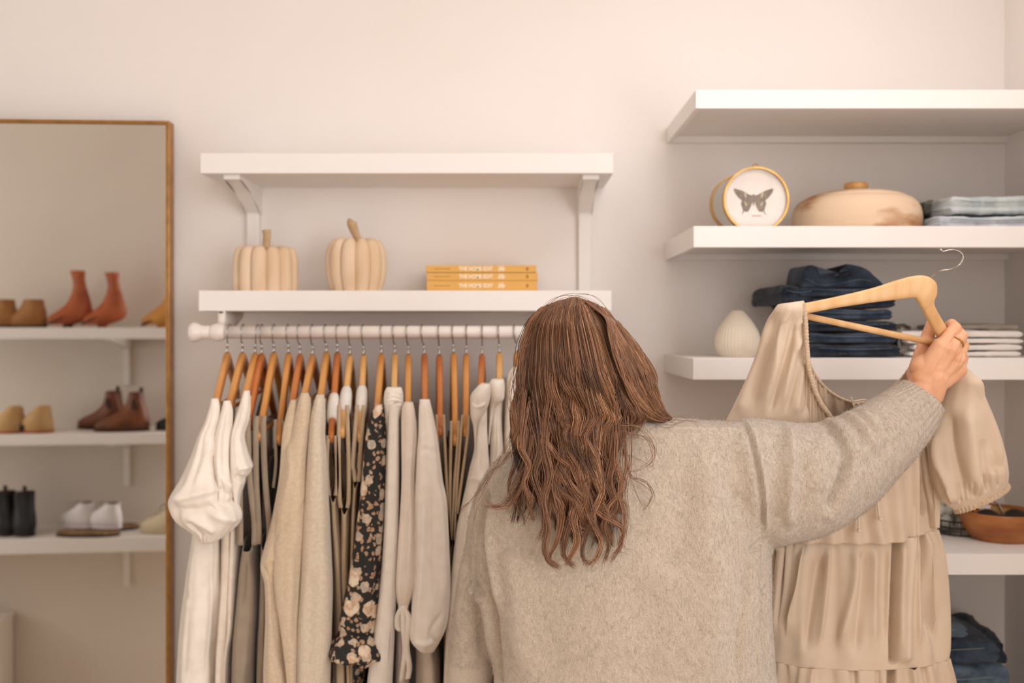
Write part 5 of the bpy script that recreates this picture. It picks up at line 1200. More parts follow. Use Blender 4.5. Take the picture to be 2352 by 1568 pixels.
tier('bodice', SB, 9, 0.05, 4, [([(2066, 1060), (2066, 1150), (2062, 1246)], .0050, -.022, 0, 1), ([(2085, 1060), (2090, 1150), (2092, 1230)], .011, .012, 0, 1), ([(2112, 1080), (2125, 1150), (2135, 1190)], .006, -.014), ([(1960, 1130), (1965, 1200), (1955, 1240)], .012, .006), ([(1900, 1200), (1910, 1240)], .01, -.006), ([(2030, 1120), (2000, 1200)], .012, -.006)], gamp=0.0, m=60, ti=0)
slit = lambda x0, y0, x1, y1: ([(x0, y0), ((x0 + x1) / 2, (y0 + y1) / 2), (x1, y1)], .0050, -.022, 0, 1)
tier('skirt_tier', [(1792, 1242, 2148, 1212, 1.86, .053), (1786, 1290, 2158, 1270, 1.865, .058), (1778, 1380, 2164, 1370, 1.87, .066), (1772, 1460, 2168, 1460, 1.87, .072), (1768, 1512, 2172, 1505, 1.87, .074)], 8, 0.05, 21,
     [slit(2060, 1236, 2046, 1512), ([(2090, 1225), (2080, 1350), (2072, 1500)], .013, .014, 0, 1), ([(2125, 1200), (2140, 1330), (2148, 1490)], .005, -.016), ([(1810, 1240), (1806, 1330), (1795, 1500)], .012, .012),
      ([(1850, 1250), (1842, 1340), (1815, 1480)], .0045, .012, 1), ([(1800, 1260), (1790, 1320), (1778, 1500)], .008, -.012), ([(1905, 1245), (1900, 1330), (1880, 1500)], .005, .009), ([(1890, 1260), (1870, 1380), (1850, 1510)], .010, -.010),
      ([(1965, 1250), (1960, 1340), (1925, 1500)], .008, .009), ([(1985, 1250), (1980, 1360), (1955, 1510)], .010, -.010), ([(2010, 1245), (2005, 1350), (2000, 1500)], .008, .007), ([(2035, 1245), (2030, 1370), (2030, 1500)], .009, -.007), ([(2070, 1230), (2062, 1350), (2056, 1500)], .004, .006), ([(2108, 1215), (2108, 1350), (2110, 1500)], .005, .008), ([(2136, 1215), (2148, 1330), (2160, 1480)], .005, .009), ([(2118, 1225), (2128, 1330), (2132, 1480)], .005, -.010)], ti=1)
tier('skirt_tier', [(1767, 1511, 2172, 1504, 1.87, .0745), (1758, 1600, 2186, 1590, 1.875, .084), (1745, 1800, 2200, 1800, 1.88, .10), (1730, 2060, 2220, 2060, 1.88, .11)], 9, 0.05, 22,
     [slit(2044, 1508, 2035, 1700), ([(1950, 1510), (1955, 1568), (1945, 1700)], .006, -.008), ([(1870, 1515), (1860, 1568), (1850, 1650)], .006, .007), ([(2010, 1510), (2012, 1600)], .005, -.006), ([(2090, 1510), (2100, 1600)], .006, .008), ([(2120, 1510), (2135, 1600)], .005, -.007)], m=130, ti=2)
tier('skirt_tier', [(1728, 2056, 2220, 2056, 1.88, .11), (1715, 2200, 2235, 2200, 1.88, .13), (1700, 2400, 2250, 2400, 1.88, .14)], 9, 0.05, 23, [], m=60, ti=3)
for pts in ([(1797, 1240), (1860, 1246), (1960, 1250), (2055, 1240)], ):
    pass
# far sleeve with elastic cuff
S = [(2196, 846, 2218, 842, 1.755, .012), (2186, 868, 2236, 862, 1.76, .022), (2168, 900, 2250, 890, 1.775, .035), (2150, 950, 2268, 935, 1.785, .045), (2136, 1010, 2288, 985, 1.795, .052), (2136, 1060, 2302, 1030, 1.80, .055), (2142, 1105, 2311, 1070, 1.80, .052), (2156, 1140, 2314, 1095, 1.80, .042), (2176, 1160, 2312, 1106, 1.80, .034), (2190, 1170, 2310, 1112, 1.80, .028)]
R = pleat(stations(S, 220, 120), 6, 0.02, 7, lambda v: np.minimum(1, v * 3)); V, Q, T = loft(R)
gs = [([(2208, 850), (2238, 900), (2275, 1000), (2296, 1085)], .006, .012, -1), ([(2222, 880), (2250, 950), (2272, 1040), (2284, 1090)], .010, -.010), ([(2200, 920), (2215, 1000), (2225, 1080), (2240, 1140)], .012, .009), ([(2170, 930), (2180, 1020), (2200, 1100), (2225, 1148)], .009, -.012),
      ([(2150, 970), (2155, 1050), (2180, 1120), (2205, 1160)], .006, .010), ([(2240, 1000), (2250, 1070), (2262, 1130)], .008, -.008)]
for k in range(9):
    x = 2196 + k * 13; y = 1163 - k * 6.2
    gs.append(([(x, y), (x - 8 + k * 0.6, y - 22), (x - 18 + k * 1.5, y - 48)], .0022, (-.006 if k % 2 else .004)))
V = sculpt(V, Q, T, gs, 1.77)
ds = obj('sleeve', (V, Q, T), M['dress'], dress)
R = stations([(2189, 1166, 2311, 1107, 1.80, .029), (2192, 1172, 2315, 1112, 1.80, .031), (2195, 1179, 2318, 1118, 1.80, .029)], 200, 12)
a = np.linspace(0, 2 * np.pi, 200, endpoint=False); Cc = R.mean(1, keepdims=True); R = Cc + (R - Cc) * (1 + 0.035 * np.sin(40 * a))[None, :, None]; R[:, :, 2] += 0.0016 * np.sin(40 * a + 1)[None]
obj('cuff', MB().add(*loft(R)), M['dressband'], ds)
# underarm fold between bodice and far sleeve
S = [(2100, 985, 2160, 960, 1.83, .02), (2108, 1040, 2156, 1020, 1.83, .025), (2112, 1100, 2158, 1090, 1.835, .028), (2124, 1160, 2154, 1150, 1.84, .028), (2130, 1210, 2152, 1205, 1.845, .025)]
R = pleat(stations(S, 100, 50), 5, 0.06, 9); V, Q, T = loft(R); V = sculpt(V, Q, T, [([(2128, 1010), (2140, 1090), (2148, 1180)], .005, -.010), ([(2142, 1000), (2150, 1080), (2152, 1140)], .004, .006)], 1.81)
obj('underarm_gusset', (V, Q, T), M['dress'], dress)

# ------------------------------------------------------------------ the woman
wom = thing('person', 'woman with long wavy brown hair in oatmeal jumper, seen from behind, holding up a dress', 'person', P(1430, 759, 1.62) * [1, 1, 0])
# body
D0 = 1.62
def pt(x, y, d): return P(x, y, d)
b = MB()
hc = pt(1322, 822, 1.60)
hc = hc + [0, 0.012, -0.022]
b.add(*sph(hc + [0, 0.0, 0.012], 0.082, 28, 20, (0.90, 1.06, 1.06)))           # skull
b.add(*sph(hc + [0, 0.045, -0.055], 0.062, 24, 16, (0.88, 0.9, 1.0)))          # face and jaw
b.add(*capsule(hc + [0, 0.085, -0.035], hc + [0, 0.104, -0.05], .009, .010))   # nose
b.add(*capsule(hc + [-.016, 0.093, -0.082], hc + [.016, 0.093, -0.082], .007, .007))
for s in (-1, 1):
    b.add(*sph(hc + [s * 0.073, 0.01, -0.02], 0.026, 16, 10, (0.35, 0.6, 1)))
neck0, neck1 = hc + [0, 0.02, -0.07], pt(1395, 1010, 1.62)
b.add(*capsule(neck0, neck1, .052, .060))
shl, shr = pt(1215, 1112, 1.63), pt(1668, 1050, 1.61)
chest = pt(1420, 1150, 1.63); b.add(*capsule(neck1, chest, .075, .12))
b.add(*capsule(neck1 + [0, 0, -.03], shl, .050, .046)); b.add(*capsule(neck1 + [0, 0, -.02], shr, .055, .058))
waist = np.array([chest[0] + .012, 1.63, 1.02]); hip = np.array([chest[0] + .012, 1.63, 0.88])
for s in (-1, 1):
    b.add(*capsule(chest + [s * .06, 0, 0], waist + [s * .04, 0, 0], .105, .095)); b.add(*capsule(waist + [s * .04, 0, 0], hip + [s * .07, 0, 0], .095, .115))
    kn = hip + [s * .085, 0.0, -.42]; an = hip + [s * .09, 0.01, -.80]
    b.add(*capsule(hip + [s * .08, 0, -.02], kn, .090, .058)); b.add(*capsule(kn, an, .056, .036)); b.add(*capsule(an + [0, -.02, -.045], an + [0, .14, -.05], .036, .030))
ell = pt(1086, 1480, 1.685); wrl = pt(1080, 1790, 1.625)
b.add(*capsule(shl, ell, .045, .033)); b.add(*capsule(ell, wrl, .032, .025))
b.add(*capsule(wrl, wrl + [.005, -.02, -.07], .026, .034))
for k, (dx, l) in enumerate(((-.028, .062), (-.010, .075), (.009, .070), (.027, .055))):
    p0 = wrl + [dx * .8, -.02, -.075]; p1 = p0 + [dx * .2, .006, -l * .55]; p2 = p1 + [0, .018, -l * .45]
    b.add(*capsule(p0, p1, .0095, .009, 12, 6)); b.add(*capsule(p1, p2, .009, .0075, 12, 6))
b.add(*capsule(wrl + [.024, -.01, -.03], wrl + [.046, .01, -.065], .012, .009))
elr = pt(1985, 1095, 1.70); wrr = pt(2118, 895, 1.725)
b.add(*capsule(shr, elr, .052, .040)); b.add(*capsule(elr, pt(2095, 935, 1.722), .038, .029))
V1 = remesh(b, 0.006, 6)
# right hand: its own fine surface, rooted inside the sleeve
h = MB()
def cp(a, b_, ra, rb, n=20): h.add(*capsule(pt(*a), pt(*b_), ra, rb, n, 8))
cp((2090, 945, 1.722), (2118, 892, 1.724), .029, .0265)
cp((2113, 905, 1.726), (2124, 872, 1.724), .026, .026); cp((2135, 905, 1.722), (2146, 868, 1.718), .024, .024)
K = [(2162, 795, 1.703, .0125), (2184, 803, 1.700, .0125), (2197, 824, 1.704, .0120), (2202, 850, 1.716, .0108)]
for k, (x, y, d, r) in enumerate(K):
    cp((2118 + k * 11, 868 + k * 4, 1.718), (x, y, d + .004), .0185, r + .003)
    cp((2114 + k * 11, 872 + k * 4, 1.734), (x - 10, y + 10, d + .022), .018, r + .002)
cp((2122, 845, 1.725), (2172, 836, 1.716), .024, .022)
# fingers: knuckle, middle joint, end joint, tip
FG = [[K[0][:3], (2194, 754, 1.712), (2186, 744, 1.742), (2166, 758, 1.757)], [K[1][:3], (2208, 772, 1.712), (2204, 764, 1.744), (2180, 775, 1.760)], [K[2][:3], (2213, 794, 1.716), (2209, 787, 1.748), (2186, 797, 1.764)], [K[3][:3], (2212, 822, 1.728), (2208, 815, 1.753), (2188, 822, 1.766)]]
RF = [(.0118, .0108, .0095, .0080), (.0118, .0106, .0094, .0080), (.0112, .0100, .0090, .0076), (.0100, .0090, .0080, .0068)]
for f_, r_ in zip(FG, RF):
    for k in range(3): cp(f_[k], f_[k + 1], r_[k], r_[k + 1], 18)
TH = [(2112, 862, 1.738), (2119, 815, 1.752), (2130, 775, 1.758), (2140, 742, 1.752)]
for k, (ra, rb) in enumerate(((.022, .0155), (.0150, .0118), (.0118, .0092))): cp(TH[k], TH[k + 1], ra, rb, 20)
cp((2122, 850, 1.735), (2160, 822, 1.735), .018, .014)
V2, Q2, T2 = remesh(h, 0.0015, 5)
hs = [([(2165, 806), (2145, 840), (2132, 868)], .0035, .0012), ([(2186, 816), (2166, 850), (2150, 880)], .0035, .0012), ([(2197, 836), (2180, 860), (2165, 885)], .0035, .0010),
      ([(2174, 806), (2155, 845)], .004, -.0012), ([(2192, 822), (2176, 850)], .004, -.0012), ([(2174, 800), (2186, 782), (2200, 762)], .0018, -.0022), ([(2191, 815), (2201, 800), (2212, 780)], .0018, -.0022), ([(2201, 838), (2208, 822), (2215, 806)], .0018, -.0022),
      ([(2186, 757), (2196, 763)], .0012, -.0006), ([(2200, 776), (2210, 781)], .0012, -.0006)]
V2 = sculpt(V2, Q2, T2, hs, 1.70)
V, Q, T = V1; bod = MB().add(V, Q, T).add(V2, Q2, T2)
obj('body', bod, M['skin'], wom)
# nail of the thumb and the ring
A = pt(2203, 783, 1.711); B_ = pt(2208, 772, 1.712); ax = (pt(*FG[1][1]) - pt(*FG[1][0])); ax /= np.linalg.norm(ax); mid = pt(*FG[1][0]) * .45 + pt(*FG[1][1]) * .55
n1 = np.cross(ax, [0, 1, 0]); n1 /= np.linalg.norm(n1); n2 = np.cross(ax, n1)
C = np.array([mid + 0.0122 * (math.cos(t) * n1 + math.sin(t) * n2) for t in np.linspace(0, 2 * np.pi, 40)])
obj('ring', MB().add(*tube(C, 0.0016, 10)).add(*sph(mid + 0.0130 * (-n2 * 0.6 + n1 * -0.8), 0.0026)), M['brass'], wom)
for s in (-1, 1):
    e_ = hc + [s * .030, 0.084, -0.012]; obj('eye', MB().add(*sph(e_, 0.0125)), M['white'], wom)
    obj('iris', MB().add(*sph(e_ + [0, 0.0085, 0], 0.0055)), M['insole'], wom)
# trousers
t_ = MB()
for s in (-1, 1):
    kn = hip + [s * .085, 0.0, -.42]; an = hip + [s * .09, 0.01, -.76]
    t_.add(*capsule(waist + [s * .04, 0, -.03], hip + [s * .07, 0, 0], .105, .128)); t_.add(*capsule(hip + [s * .08, 0, -.02], kn, .105, .085)); t_.add(*capsule(kn, an, .085, .07))
obj('trousers', remesh(t_, 0.008, 5), M['sock'], wom)

# sweater
sw = MB()
TS = [(1350, 958, 1462, 958, 1.60, .050), (1316, 966, 1520, 962, 1.605, .056), (1262, 985, 1620, 966, 1.61, .064), (1205, 1018, 1715, 978, 1.615, .074), (1150, 1072, 1752, 1030, 1.615, .088), (1112, 1140, 1758, 1110, 1.615, .105), (1096, 1220, 1763, 1200, 1.62, .118), (1096, 1320, 1766, 1300, 1.62, .126), (1112, 1430, 1768, 1430, 1.62, .132), (1132, 1568, 1780, 1568, 1.62, .138), (1120, 1750, 1790, 1750, 1.62, .145), (1120, 1930, 1790, 1930, 1.62, .150), (1135, 1965, 1775, 1965, 1.62, .142)]
sw.add(*loft(stations(TS, 96, 120, 2.3)))
LS = [(1245, 1030, 1300, 1110, 1.625, .050), (1160, 1040, 1240, 1140, 1.63, .058), (1108, 1098, 1205, 1180, 1.64, .060), (1078, 1180, 1185, 1230, 1.65, .060), (1060, 1290, 1165, 1310, 1.665, .056), (1042, 1400, 1150, 1410, 1.675, .054), (1030, 1500, 1140, 1500, 1.68, .052), (1025, 1600, 1132, 1600, 1.675, .050), (1030, 1700, 1128, 1700, 1.655, .048), (1042, 1780, 1118, 1780, 1.635, .040), (1044, 1850, 1116, 1850, 1.62, .036)]
sw.add(*loft(stations(LS, 72, 90, 2.1)))
RS = [(1640, 985, 1650, 1180, 1.615, .080), (1700, 964, 1700, 1225, 1.615, .086), (1745, 962, 1762, 1252, 1.617, .088), (1800, 968, 1815, 1245, 1.625, .086), (1860, 973, 1878, 1232, 1.635, .083), (1900, 965, 1935, 1203, 1.645, .080), (1945, 948, 1990, 1163, 1.66, .078), (1985, 928, 2045, 1105, 1.68, .073), (2020, 908, 2090, 1055, 1.695, .066), (2046, 892, 2125, 1012, 1.708, .058), (2064, 880, 2150, 972, 1.716, .050), (2078, 870, 2163, 940, 1.722, .045)]
sw.add(*loft(stations(RS, 72, 110, 2.1)))
sw.add(*capsule(pt(1655, 1090, 1.615), pt(1760, 1110, 1.62), .085, .082))
V, Q, T = remesh(sw, 0.0032, 10)
fold = [
 # dropped shoulder seam of the raised arm
 ([(1736, 958), (1742, 1010), (1752, 1090), (1762, 1170), (1768, 1240)], .0032, .0065), ([(1729, 970), (1734, 1030), (1744, 1110), (1752, 1190), (1758, 1235)], .0050, -.0075),
 ([(1500, 985), (1600, 988), (1690, 992), (1728, 1002)], .0026, .0028), ([(1500, 991), (1600, 995), (1690, 1000)], .003, -.0014),
 # upper sleeve folds
 ([(1838, 970), (1828, 1030), (1815, 1110), (1812, 1180), (1830, 1230)], .008, .0105), ([(1800, 985), (1790, 1060), (1782, 1150), (1785, 1230)], .014, -.009), ([(1855, 1010), (1850, 1100), (1850, 1190)], .014, -.0045),
 ([(1912, 958), (1940, 962), (1965, 1000), (1976, 1050), (1970, 1090)], .0060, .0175, -1), ([(1905, 968), (1935, 980), (1955, 1015), (1962, 1060), (1950, 1110), (1925, 1160), (1905, 1195)], .009, -.0210), ([(1975, 1060), (1960, 1120), (1930, 1170), (1900, 1205)], .014, .007),
 ([(1845, 962), (1880, 968), (1920, 990)], .006, .005), ([(1900, 1010), (1890, 1090), (1890, 1140)], .015, .005),
 ([(1960, 935), (2000, 955), (2030, 1000), (2042, 1050)], .0075, .0075), ([(1975, 960), (2005, 990), (2020, 1040)], .008, -.0070), ([(2005, 925), (2040, 950), (2062, 1000)], .007, .005), ([(2020, 945), (2042, 985), (2052, 1030)], .007, -.0045), ([(2000, 1085), (2050, 1055), (2090, 1020)], .010, -.004), ([(2035, 905), (2070, 925), (2100, 960)], .006, .003),
 # underarm
 ([(1768, 1245), (1745, 1262), (1720, 1270)], .006, -.007), ([(1752, 1262), (1735, 1320), (1715, 1420), (1700, 1568)], .010, .006), ([(1735, 1275), (1715, 1350), (1690, 1450), (1680, 1568)], .014, -.006), ([(1762, 1290), (1758, 1400), (1765, 1568)], .007, -.006), ([(1745, 1330), (1742, 1450), (1748, 1568)], .006, .004),
 # back
 ([(1620, 1010), (1630, 1100), (1625, 1200), (1600, 1300)], .022, .006), ([(1560, 1080), (1560, 1200), (1530, 1330)], .030, -.006), ([(1690, 1020), (1700, 1120), (1695, 1200)], .022, -.005), ([(1650, 1250), (1640, 1380), (1600, 1568)], .022, .006), ([(1480, 1300), (1470, 1450), (1460, 1568)], .035, -.006), ([(1250, 1350), (1260, 1450), (1270, 1568)], .03, -.005), ([(1170, 1250), (1190, 1350), (1200, 1568)], .020, .007),
 # left sleeve against the body
 ([(1112, 1150), (1100, 1230), (1105, 1300), (1122, 1380), (1135, 1460), (1142, 1600)], .0065, -.016, 0, 1), ([(1150, 1130), (1125, 1200), (1120, 1260), (1134, 1340), (1146, 1420)], .008, .007), ([(1075, 1380), (1095, 1400), (1110, 1440), (1118, 1500), (1120, 1568)], .006, .008), ([(1082, 1405), (1098, 1450), (1102, 1520), (1100, 1568)], .009, -.008), ([(1072, 1230), (1064, 1300), (1070, 1370)], .008, -.005), ([(1068, 1386), (1085, 1392), (1104, 1412)], .0045, .009, 1), ([(1066, 1372), (1090, 1376), (1112, 1392)], .006, -.007), ([(1052, 1300), (1045, 1400), (1038, 1500)], .008, .004),
]
V = sculpt(V, Q, T, fold, 1.53)
# cuff ribs along the raised sleeve end and the sleeve opening
Cc, Ce = pt(2046, 950, 1.71), pt(2121, 905, 1.722)
N_ = normals(V, Q, T)
axd = Ce - Cc; Lx = np.linalg.norm(axd); axd /= Lx; rel = V - Cc; al = rel @ axd; rad = rel - al[:, None] * axd
u1 = np.cross(axd, [0, 1, 0]); u1 /= np.linalg.norm(u1); u2 = np.cross(axd, u1); ang = np.arctan2(rad @ u2, rad @ u1)
k_ = (al > 0.0) & (np.linalg.norm(rad, axis=1) < 0.09) & (V[:, 0] > Xa(2040, 1.7))
V[k_] += N_[k_] * (0.0012 * np.sin(ang[k_] * 34) * np.clip(al[k_] / 0.01, 0, 1) - 0.0012)[:, None]
V = V + N_ * (noise3(V, 9, 3) * 0.0012 + noise3(V, 26, 4) * 0.0006)[:, None]
swt = obj('sweater', (V, Q, T), M['sweater'], wom)
# brushed fibres standing off the knit
def fuzz(V, Q, T, n, ln, seed=0):
    g_ = np.random.default_rng(seed); N = normals(V, Q, T)
    A = V[Q[:, 0]]; fn = N[Q[:, 0]]
    seen = (fn[:, 1] < 0.45) & (A[:, 2] > Za(1600, 1.5))
    idx = np.where(seen)[0]; pick = g_.choice(idx, n); w_ = g_.random((n, 1)); w2 = g_.random((n, 1))
    B = (V[Q[pick, 0]] * (1 - w_) + V[Q[pick, 1]] * w_) * (1 - w2) + (V[Q[pick, 3]] * (1 - w_) + V[Q[pick, 2]] * w_) * w2
    nn = fn[pick]; dwn = np.array([0.25, 0, -1.0]); tg = dwn - nn * (nn @ dwn)[:, None] + g_.normal(size=(n, 3)) * 0.75
    tg -= nn * (tg * nn).sum(1)[:, None] * 0.9; tg /= np.linalg.norm(tg, axis=1)[:, None] + 1e-9
    L = ln * (0.5 + g_.random((n, 1))); lift = 0.10 + 0.35 * g_.random((n, 1)) ** 2
    P1 = B + tg * L * 0.5 + nn * L * lift; P2 = B + tg * L + nn * L * lift * 0.6 + g_.normal(size=(n, 3)) * L * 0.12
    sd = np.cross(tg, nn); sd /= np.linalg.norm(sd, axis=1)[:, None] + 1e-9; r = 0.00016
    VV = np.stack([B - sd * r, B + sd * r, P1 - sd * r * .9, P1 + sd * r * .9, P2], 1).reshape(-1, 3)
    o_ = np.arange(n)[:, None] * 5
    return VV, np.concatenate([o_ + [0, 1, 3, 2]]), np.concatenate([o_ + [2, 3, 4]])
fz = obj('knit_fuzz', fuzz(V, Q, T, 60000, 0.0065, 5), M['sweater'], swt); fz['kind'] = 'stuff'

# ------------------------------------------------------------------ hair
def hx(y, side):
    ys = [678, 690, 710, 740, 780, 830, 880, 930, 960, 1000, 1050, 1100, 1150, 1200, 1250, 1300]
    L_ = [1300, 1262, 1236, 1214, 1205, 1198, 1192, 1184, 1184, 1186, 1200, 1218, 1234, 1246, 1254, 1262]
    R_ = [1345, 1372, 1394, 1416, 1436, 1458, 1478, 1498, 1505, 1448, 1436, 1434, 1434, 1430, 1422, 1400]
    return np.interp(y, ys, L_ if side < 0 else R_)
def hd(y):   # depth of the hair surface on the middle line
    return np.interp(y, [678, 700, 740, 800, 860, 930, 1000, 1100, 1200, 1320], [1.600, 1.545, 1.510, 1.492, 1.490, 1.500, 1.505, 1.492, 1.485, 1.480])
def hr_(y):  # how far the hair wraps forward at its sides
    return np.interp(y, [678, 700, 740, 800, 900, 1000, 1100, 1300], [0.0, 0.055, 0.09, 0.11, 0.10, 0.06, 0.035, 0.02])
HV, HQ, HTn = [], [], []
hcnt = 0
def strand(C, r0, tone, taper=0.35):
    global hcnt
    n = len(C); T = np.gradient(C, axis=0); T /= np.linalg.norm(T, axis=1)[:, None] + 1e-9
    N = np.cross(T, [0.0, 1.0, 0.0]); N /= np.linalg.norm(N, axis=1)[:, None] + 1e-9; B = np.cross(T, N)
    r = r0 * (1 - (1 - taper) * np.linspace(0, 1, n) ** 3)
    ring = np.stack([C + r[:, None] * (N * math.cos(a) + B * math.sin(a)) for a in (0.5, 2.6, 4.7)], 1)
    HV.append(ring.reshape(-1, 3)); HQ.append(grid_q(n, 3) + hcnt); HTn.append(np.full(n * 3, tone)); hcnt += n * 3
gh = np.random.default_rng(42)
NP = 40
def clump(u, yend, seed, ns, lay, wave=1.0, curl=0.0, tonec=0.5, spread=11, kick=0.0, y0=None):
    """u in -1..1 across the head; strands follow one waving guide from the crown"""
    g_ = np.random.default_rng(seed)
    ph = 2.4 * np.sin(u * 4.1) + u * 2.0 + g_.normal() * 1.3; ph2 = ph + 1.6; wl = 165 + 25 * np.sin(u * 5) + 24 * g_.normal(); am = (5 + 11 * g_.random()) * wave
    for s in range(ns):
        ys0 = (681 + abs(g_.normal()) * 7 + 26 * abs(u) ** 2) if y0 is None else y0 + g_.random() * 30
        ye = yend + min(0, g_.normal() * 26) + 4 * g_.normal()
        t = np.linspace(0, 1, NP) ** 0.9; y = ys0 + (ye - ys0) * t
        uu = np.clip(u + g_.normal() * 0.034 * (1 - 0.7 * np.clip((y - 820) / 330, 0, 1)), -1.0, 1.0)
        xl = np.interp(y, [0], [0]) + hx(y, -1); xr = hx(y, 1)
        env = np.clip((y - 800) / 150, 0, 1) ** 1.3
        a_ = (g_.normal() * spread * 0.62) * (1 - 0.80 * np.clip((y - ye + 300) / 300, 0, 1) ** 0.8) * (0.75 + 0.5 * np.sin(y / 37 + ph) * np.clip((y - 850) / 200, 0, 1))
        x = xl + (xr - xl) * (uu + 1) / 2 + a_ * np.clip((y - ys0) / 80, 0, 1) + am * env * np.sin((y - 800) / wl * 2 * np.pi + ph + 0.4 * g_.normal() * 0.5)
        tip = np.clip((y - ye + 90) / 90, 0, 1) ** 2
        x = x + curl * tip * 38 + kick * np.clip((y - 960) / 200, 0, 1) * 60
        dd = hd(y) + hr_(y) * (1 - np.sqrt(np.clip(1 - uu * uu, 0, 1))) * 1.1 + lay
        dd = dd - 0.010 * env * np.sin((y - 800) / wl * 2 * np.pi + ph2) - 0.004 * g_.random() - 0.002 * g_.normal()
        yy = y + curl * 0 - abs(curl) * tip ** 2 * 22 * (g_.random() * 0.7 + 0.3)
        C = np.stack([(x - CX) / F * dd, dd, CZ - (yy - CY) / F * dd], -1)
        strand(C, 0.00034 + 0.0002 * g_.random(), np.clip(tonec + g_.normal() * 0.12, 0, 1))
NC = 150
for k in range(NC):
    u = -0.99 + 1.98 * ((k * 0.618034) % 1.0)
    lay = (k % 3) * 0.010
    if u < -0.55: ye = 1120 + 90 * gh.random()
    elif u > 0.60: ye = 985 + 40 * gh.random() if u > 0.8 else 1130 + 140 * gh.random()
    else: ye = 1160 + 95 * gh.random()
    if k % 5 == 0: ye -= 120 * gh.random()
    tc_ = 0.44 + 0.17 * gh.normal() - 0.13 * (k % 3) + (0.08 if u > 0.2 else 0)  # deeper layers toned darker, shade between locks put into the colour
    if ye > 1000:
        clump(u, ye, 1000 + k, 38, lay, 1.0, gh.choice([-1, 1]) * (0.15 + gh.random() * 0.75), tc_, kick=(-0.9 * gh.random() if u < -0.7 else 0))
# the part swept forward over the raised shoulder
for k in range(46):
    g_ = np.random.default_rng(3000 + k); f = k / 45
    for s in range(20):
        ys = 690 + 8 * g_.random() + 30 * f
        q = f + g_.normal() * 0.03
        ptsx = [1345 + 30 * q, 1390 + 22 * q, 1402 + 42 * q, 1412 + 62 * q, 1424 + 72 * q + 6 * np.sin(k), 1448 + 60 * q, 1478 + 42 * q, 1508 + 20 * q + g_.normal() * 5, 1528 + 12 * g_.random()]
        ptsy = [ys, 728 + 6 * q, 770, 810, 855 + 4 * q, 898 + 6 * (1 - q), 932 + 14 * (1 - q), 958 + 8 * (1 - q), 968 + 4 * g_.normal()]
        ds = [1.56 + .02 * q, 1.525 + .03 * q, 1.505 + .05 * q, 1.500 + .06 * q, 1.503 + .06 * q, 1.51 + .055 * q, 1.525 + .05 * q, 1.55 + .04 * q, 1.61 + .03 * g_.random()]
        C = cr(np.array([P(x + g_.normal() * 1.2, y, d - 0.004) for x, y, d in zip(ptsx, ptsy, ds)]), NP)
        wv = np.linspace(0, 1, NP); C[:, 0] += 0.004 * np.sin(wv * 14 + k * 1.7) * wv; C[:, 2] += 0.002 * np.sin(wv * 11 + k * 2.3) * wv
        strand(C, 0.00042 + 0.0002 * g_.random(), np.clip(0.52 + 0.12 * np.sin(k * 2.1) + g_.normal() * 0.13, 0, 1))
# long locks that end the hair in separate curling points
LOCKS = [([(1262, 960), (1250, 1020), (1262, 1090), (1248, 1150), (1258, 1210), (1252, 1260), (1262, 1290), (1282, 1302)], 46), ([(1285, 980), (1296, 1040), (1278, 1110), (1290, 1180), (1280, 1240), (1262, 1280), (1280, 1300)], 40),
         ([(1305, 940), (1316, 1010), (1300, 1090), (1318, 1160), (1300, 1230), (1296, 1275), (1318, 1302)], 44), ([(1335, 980), (1322, 1060), (1338, 1130), (1318, 1190), (1326, 1240), (1306, 1285), (1300, 1292)], 38),
         ([(1350, 960), (1362, 1040), (1346, 1110), (1362, 1180), (1344, 1230), (1338, 1275), (1352, 1296)], 34), ([(1385, 980), (1372, 1050), (1386, 1120), (1362, 1190), (1380, 1240), (1372, 1280), (1352, 1297)], 34),
         ([(1400, 960), (1412, 1030), (1398, 1100), (1414, 1160), (1388, 1200), (1398, 1250), (1388, 1288)], 34), ([(1420, 980), (1412, 1060), (1428, 1120), (1396, 1165), (1404, 1195), (1430, 1215), (1428, 1250), (1404, 1285)], 30),
         ([(1430, 1000), (1436, 1060), (1424, 1130), (1434, 1180), (1430, 1225), (1418, 1255)], 26), ([(1222, 960), (1238, 1030), (1226, 1090), (1244, 1150), (1250, 1200), (1240, 1240)], 30), ([(1205, 960), (1196, 1020), (1216, 1070), (1204, 1110), (1222, 1150)], 26)]
for k, (pts, cnt) in enumerate(LOCKS):
    g_ = np.random.default_rng(7000 + k); tb_ = 0.52 + 0.14 * np.sin(k * 2.7)
    for s in range(cnt):
        off = g_.normal(size=2) * [7.5, 6]; pp = np.array(pts, float); w_ = np.linspace(0, 1, len(pp))[:, None]
        pp = pp + off * (1 - 0.78 * w_ ** 0.8) + g_.normal(size=pp.shape) * 1.1; pp[-1] += g_.normal(size=2) * 5; pp[0, 1] -= 60 * g_.random()
        dd = hd(pp[:, 1]) - 0.004 - 0.006 * g_.random(); dd[0] += 0.012; C = cr(np.array([P(a, b, q) for (a, b), q in zip(pp, dd)]), 44)
        strand(C, 0.00034 + 0.00018 * g_.random(), np.clip(tb_ + g_.normal() * 0.12, 0, 1), 0.3)
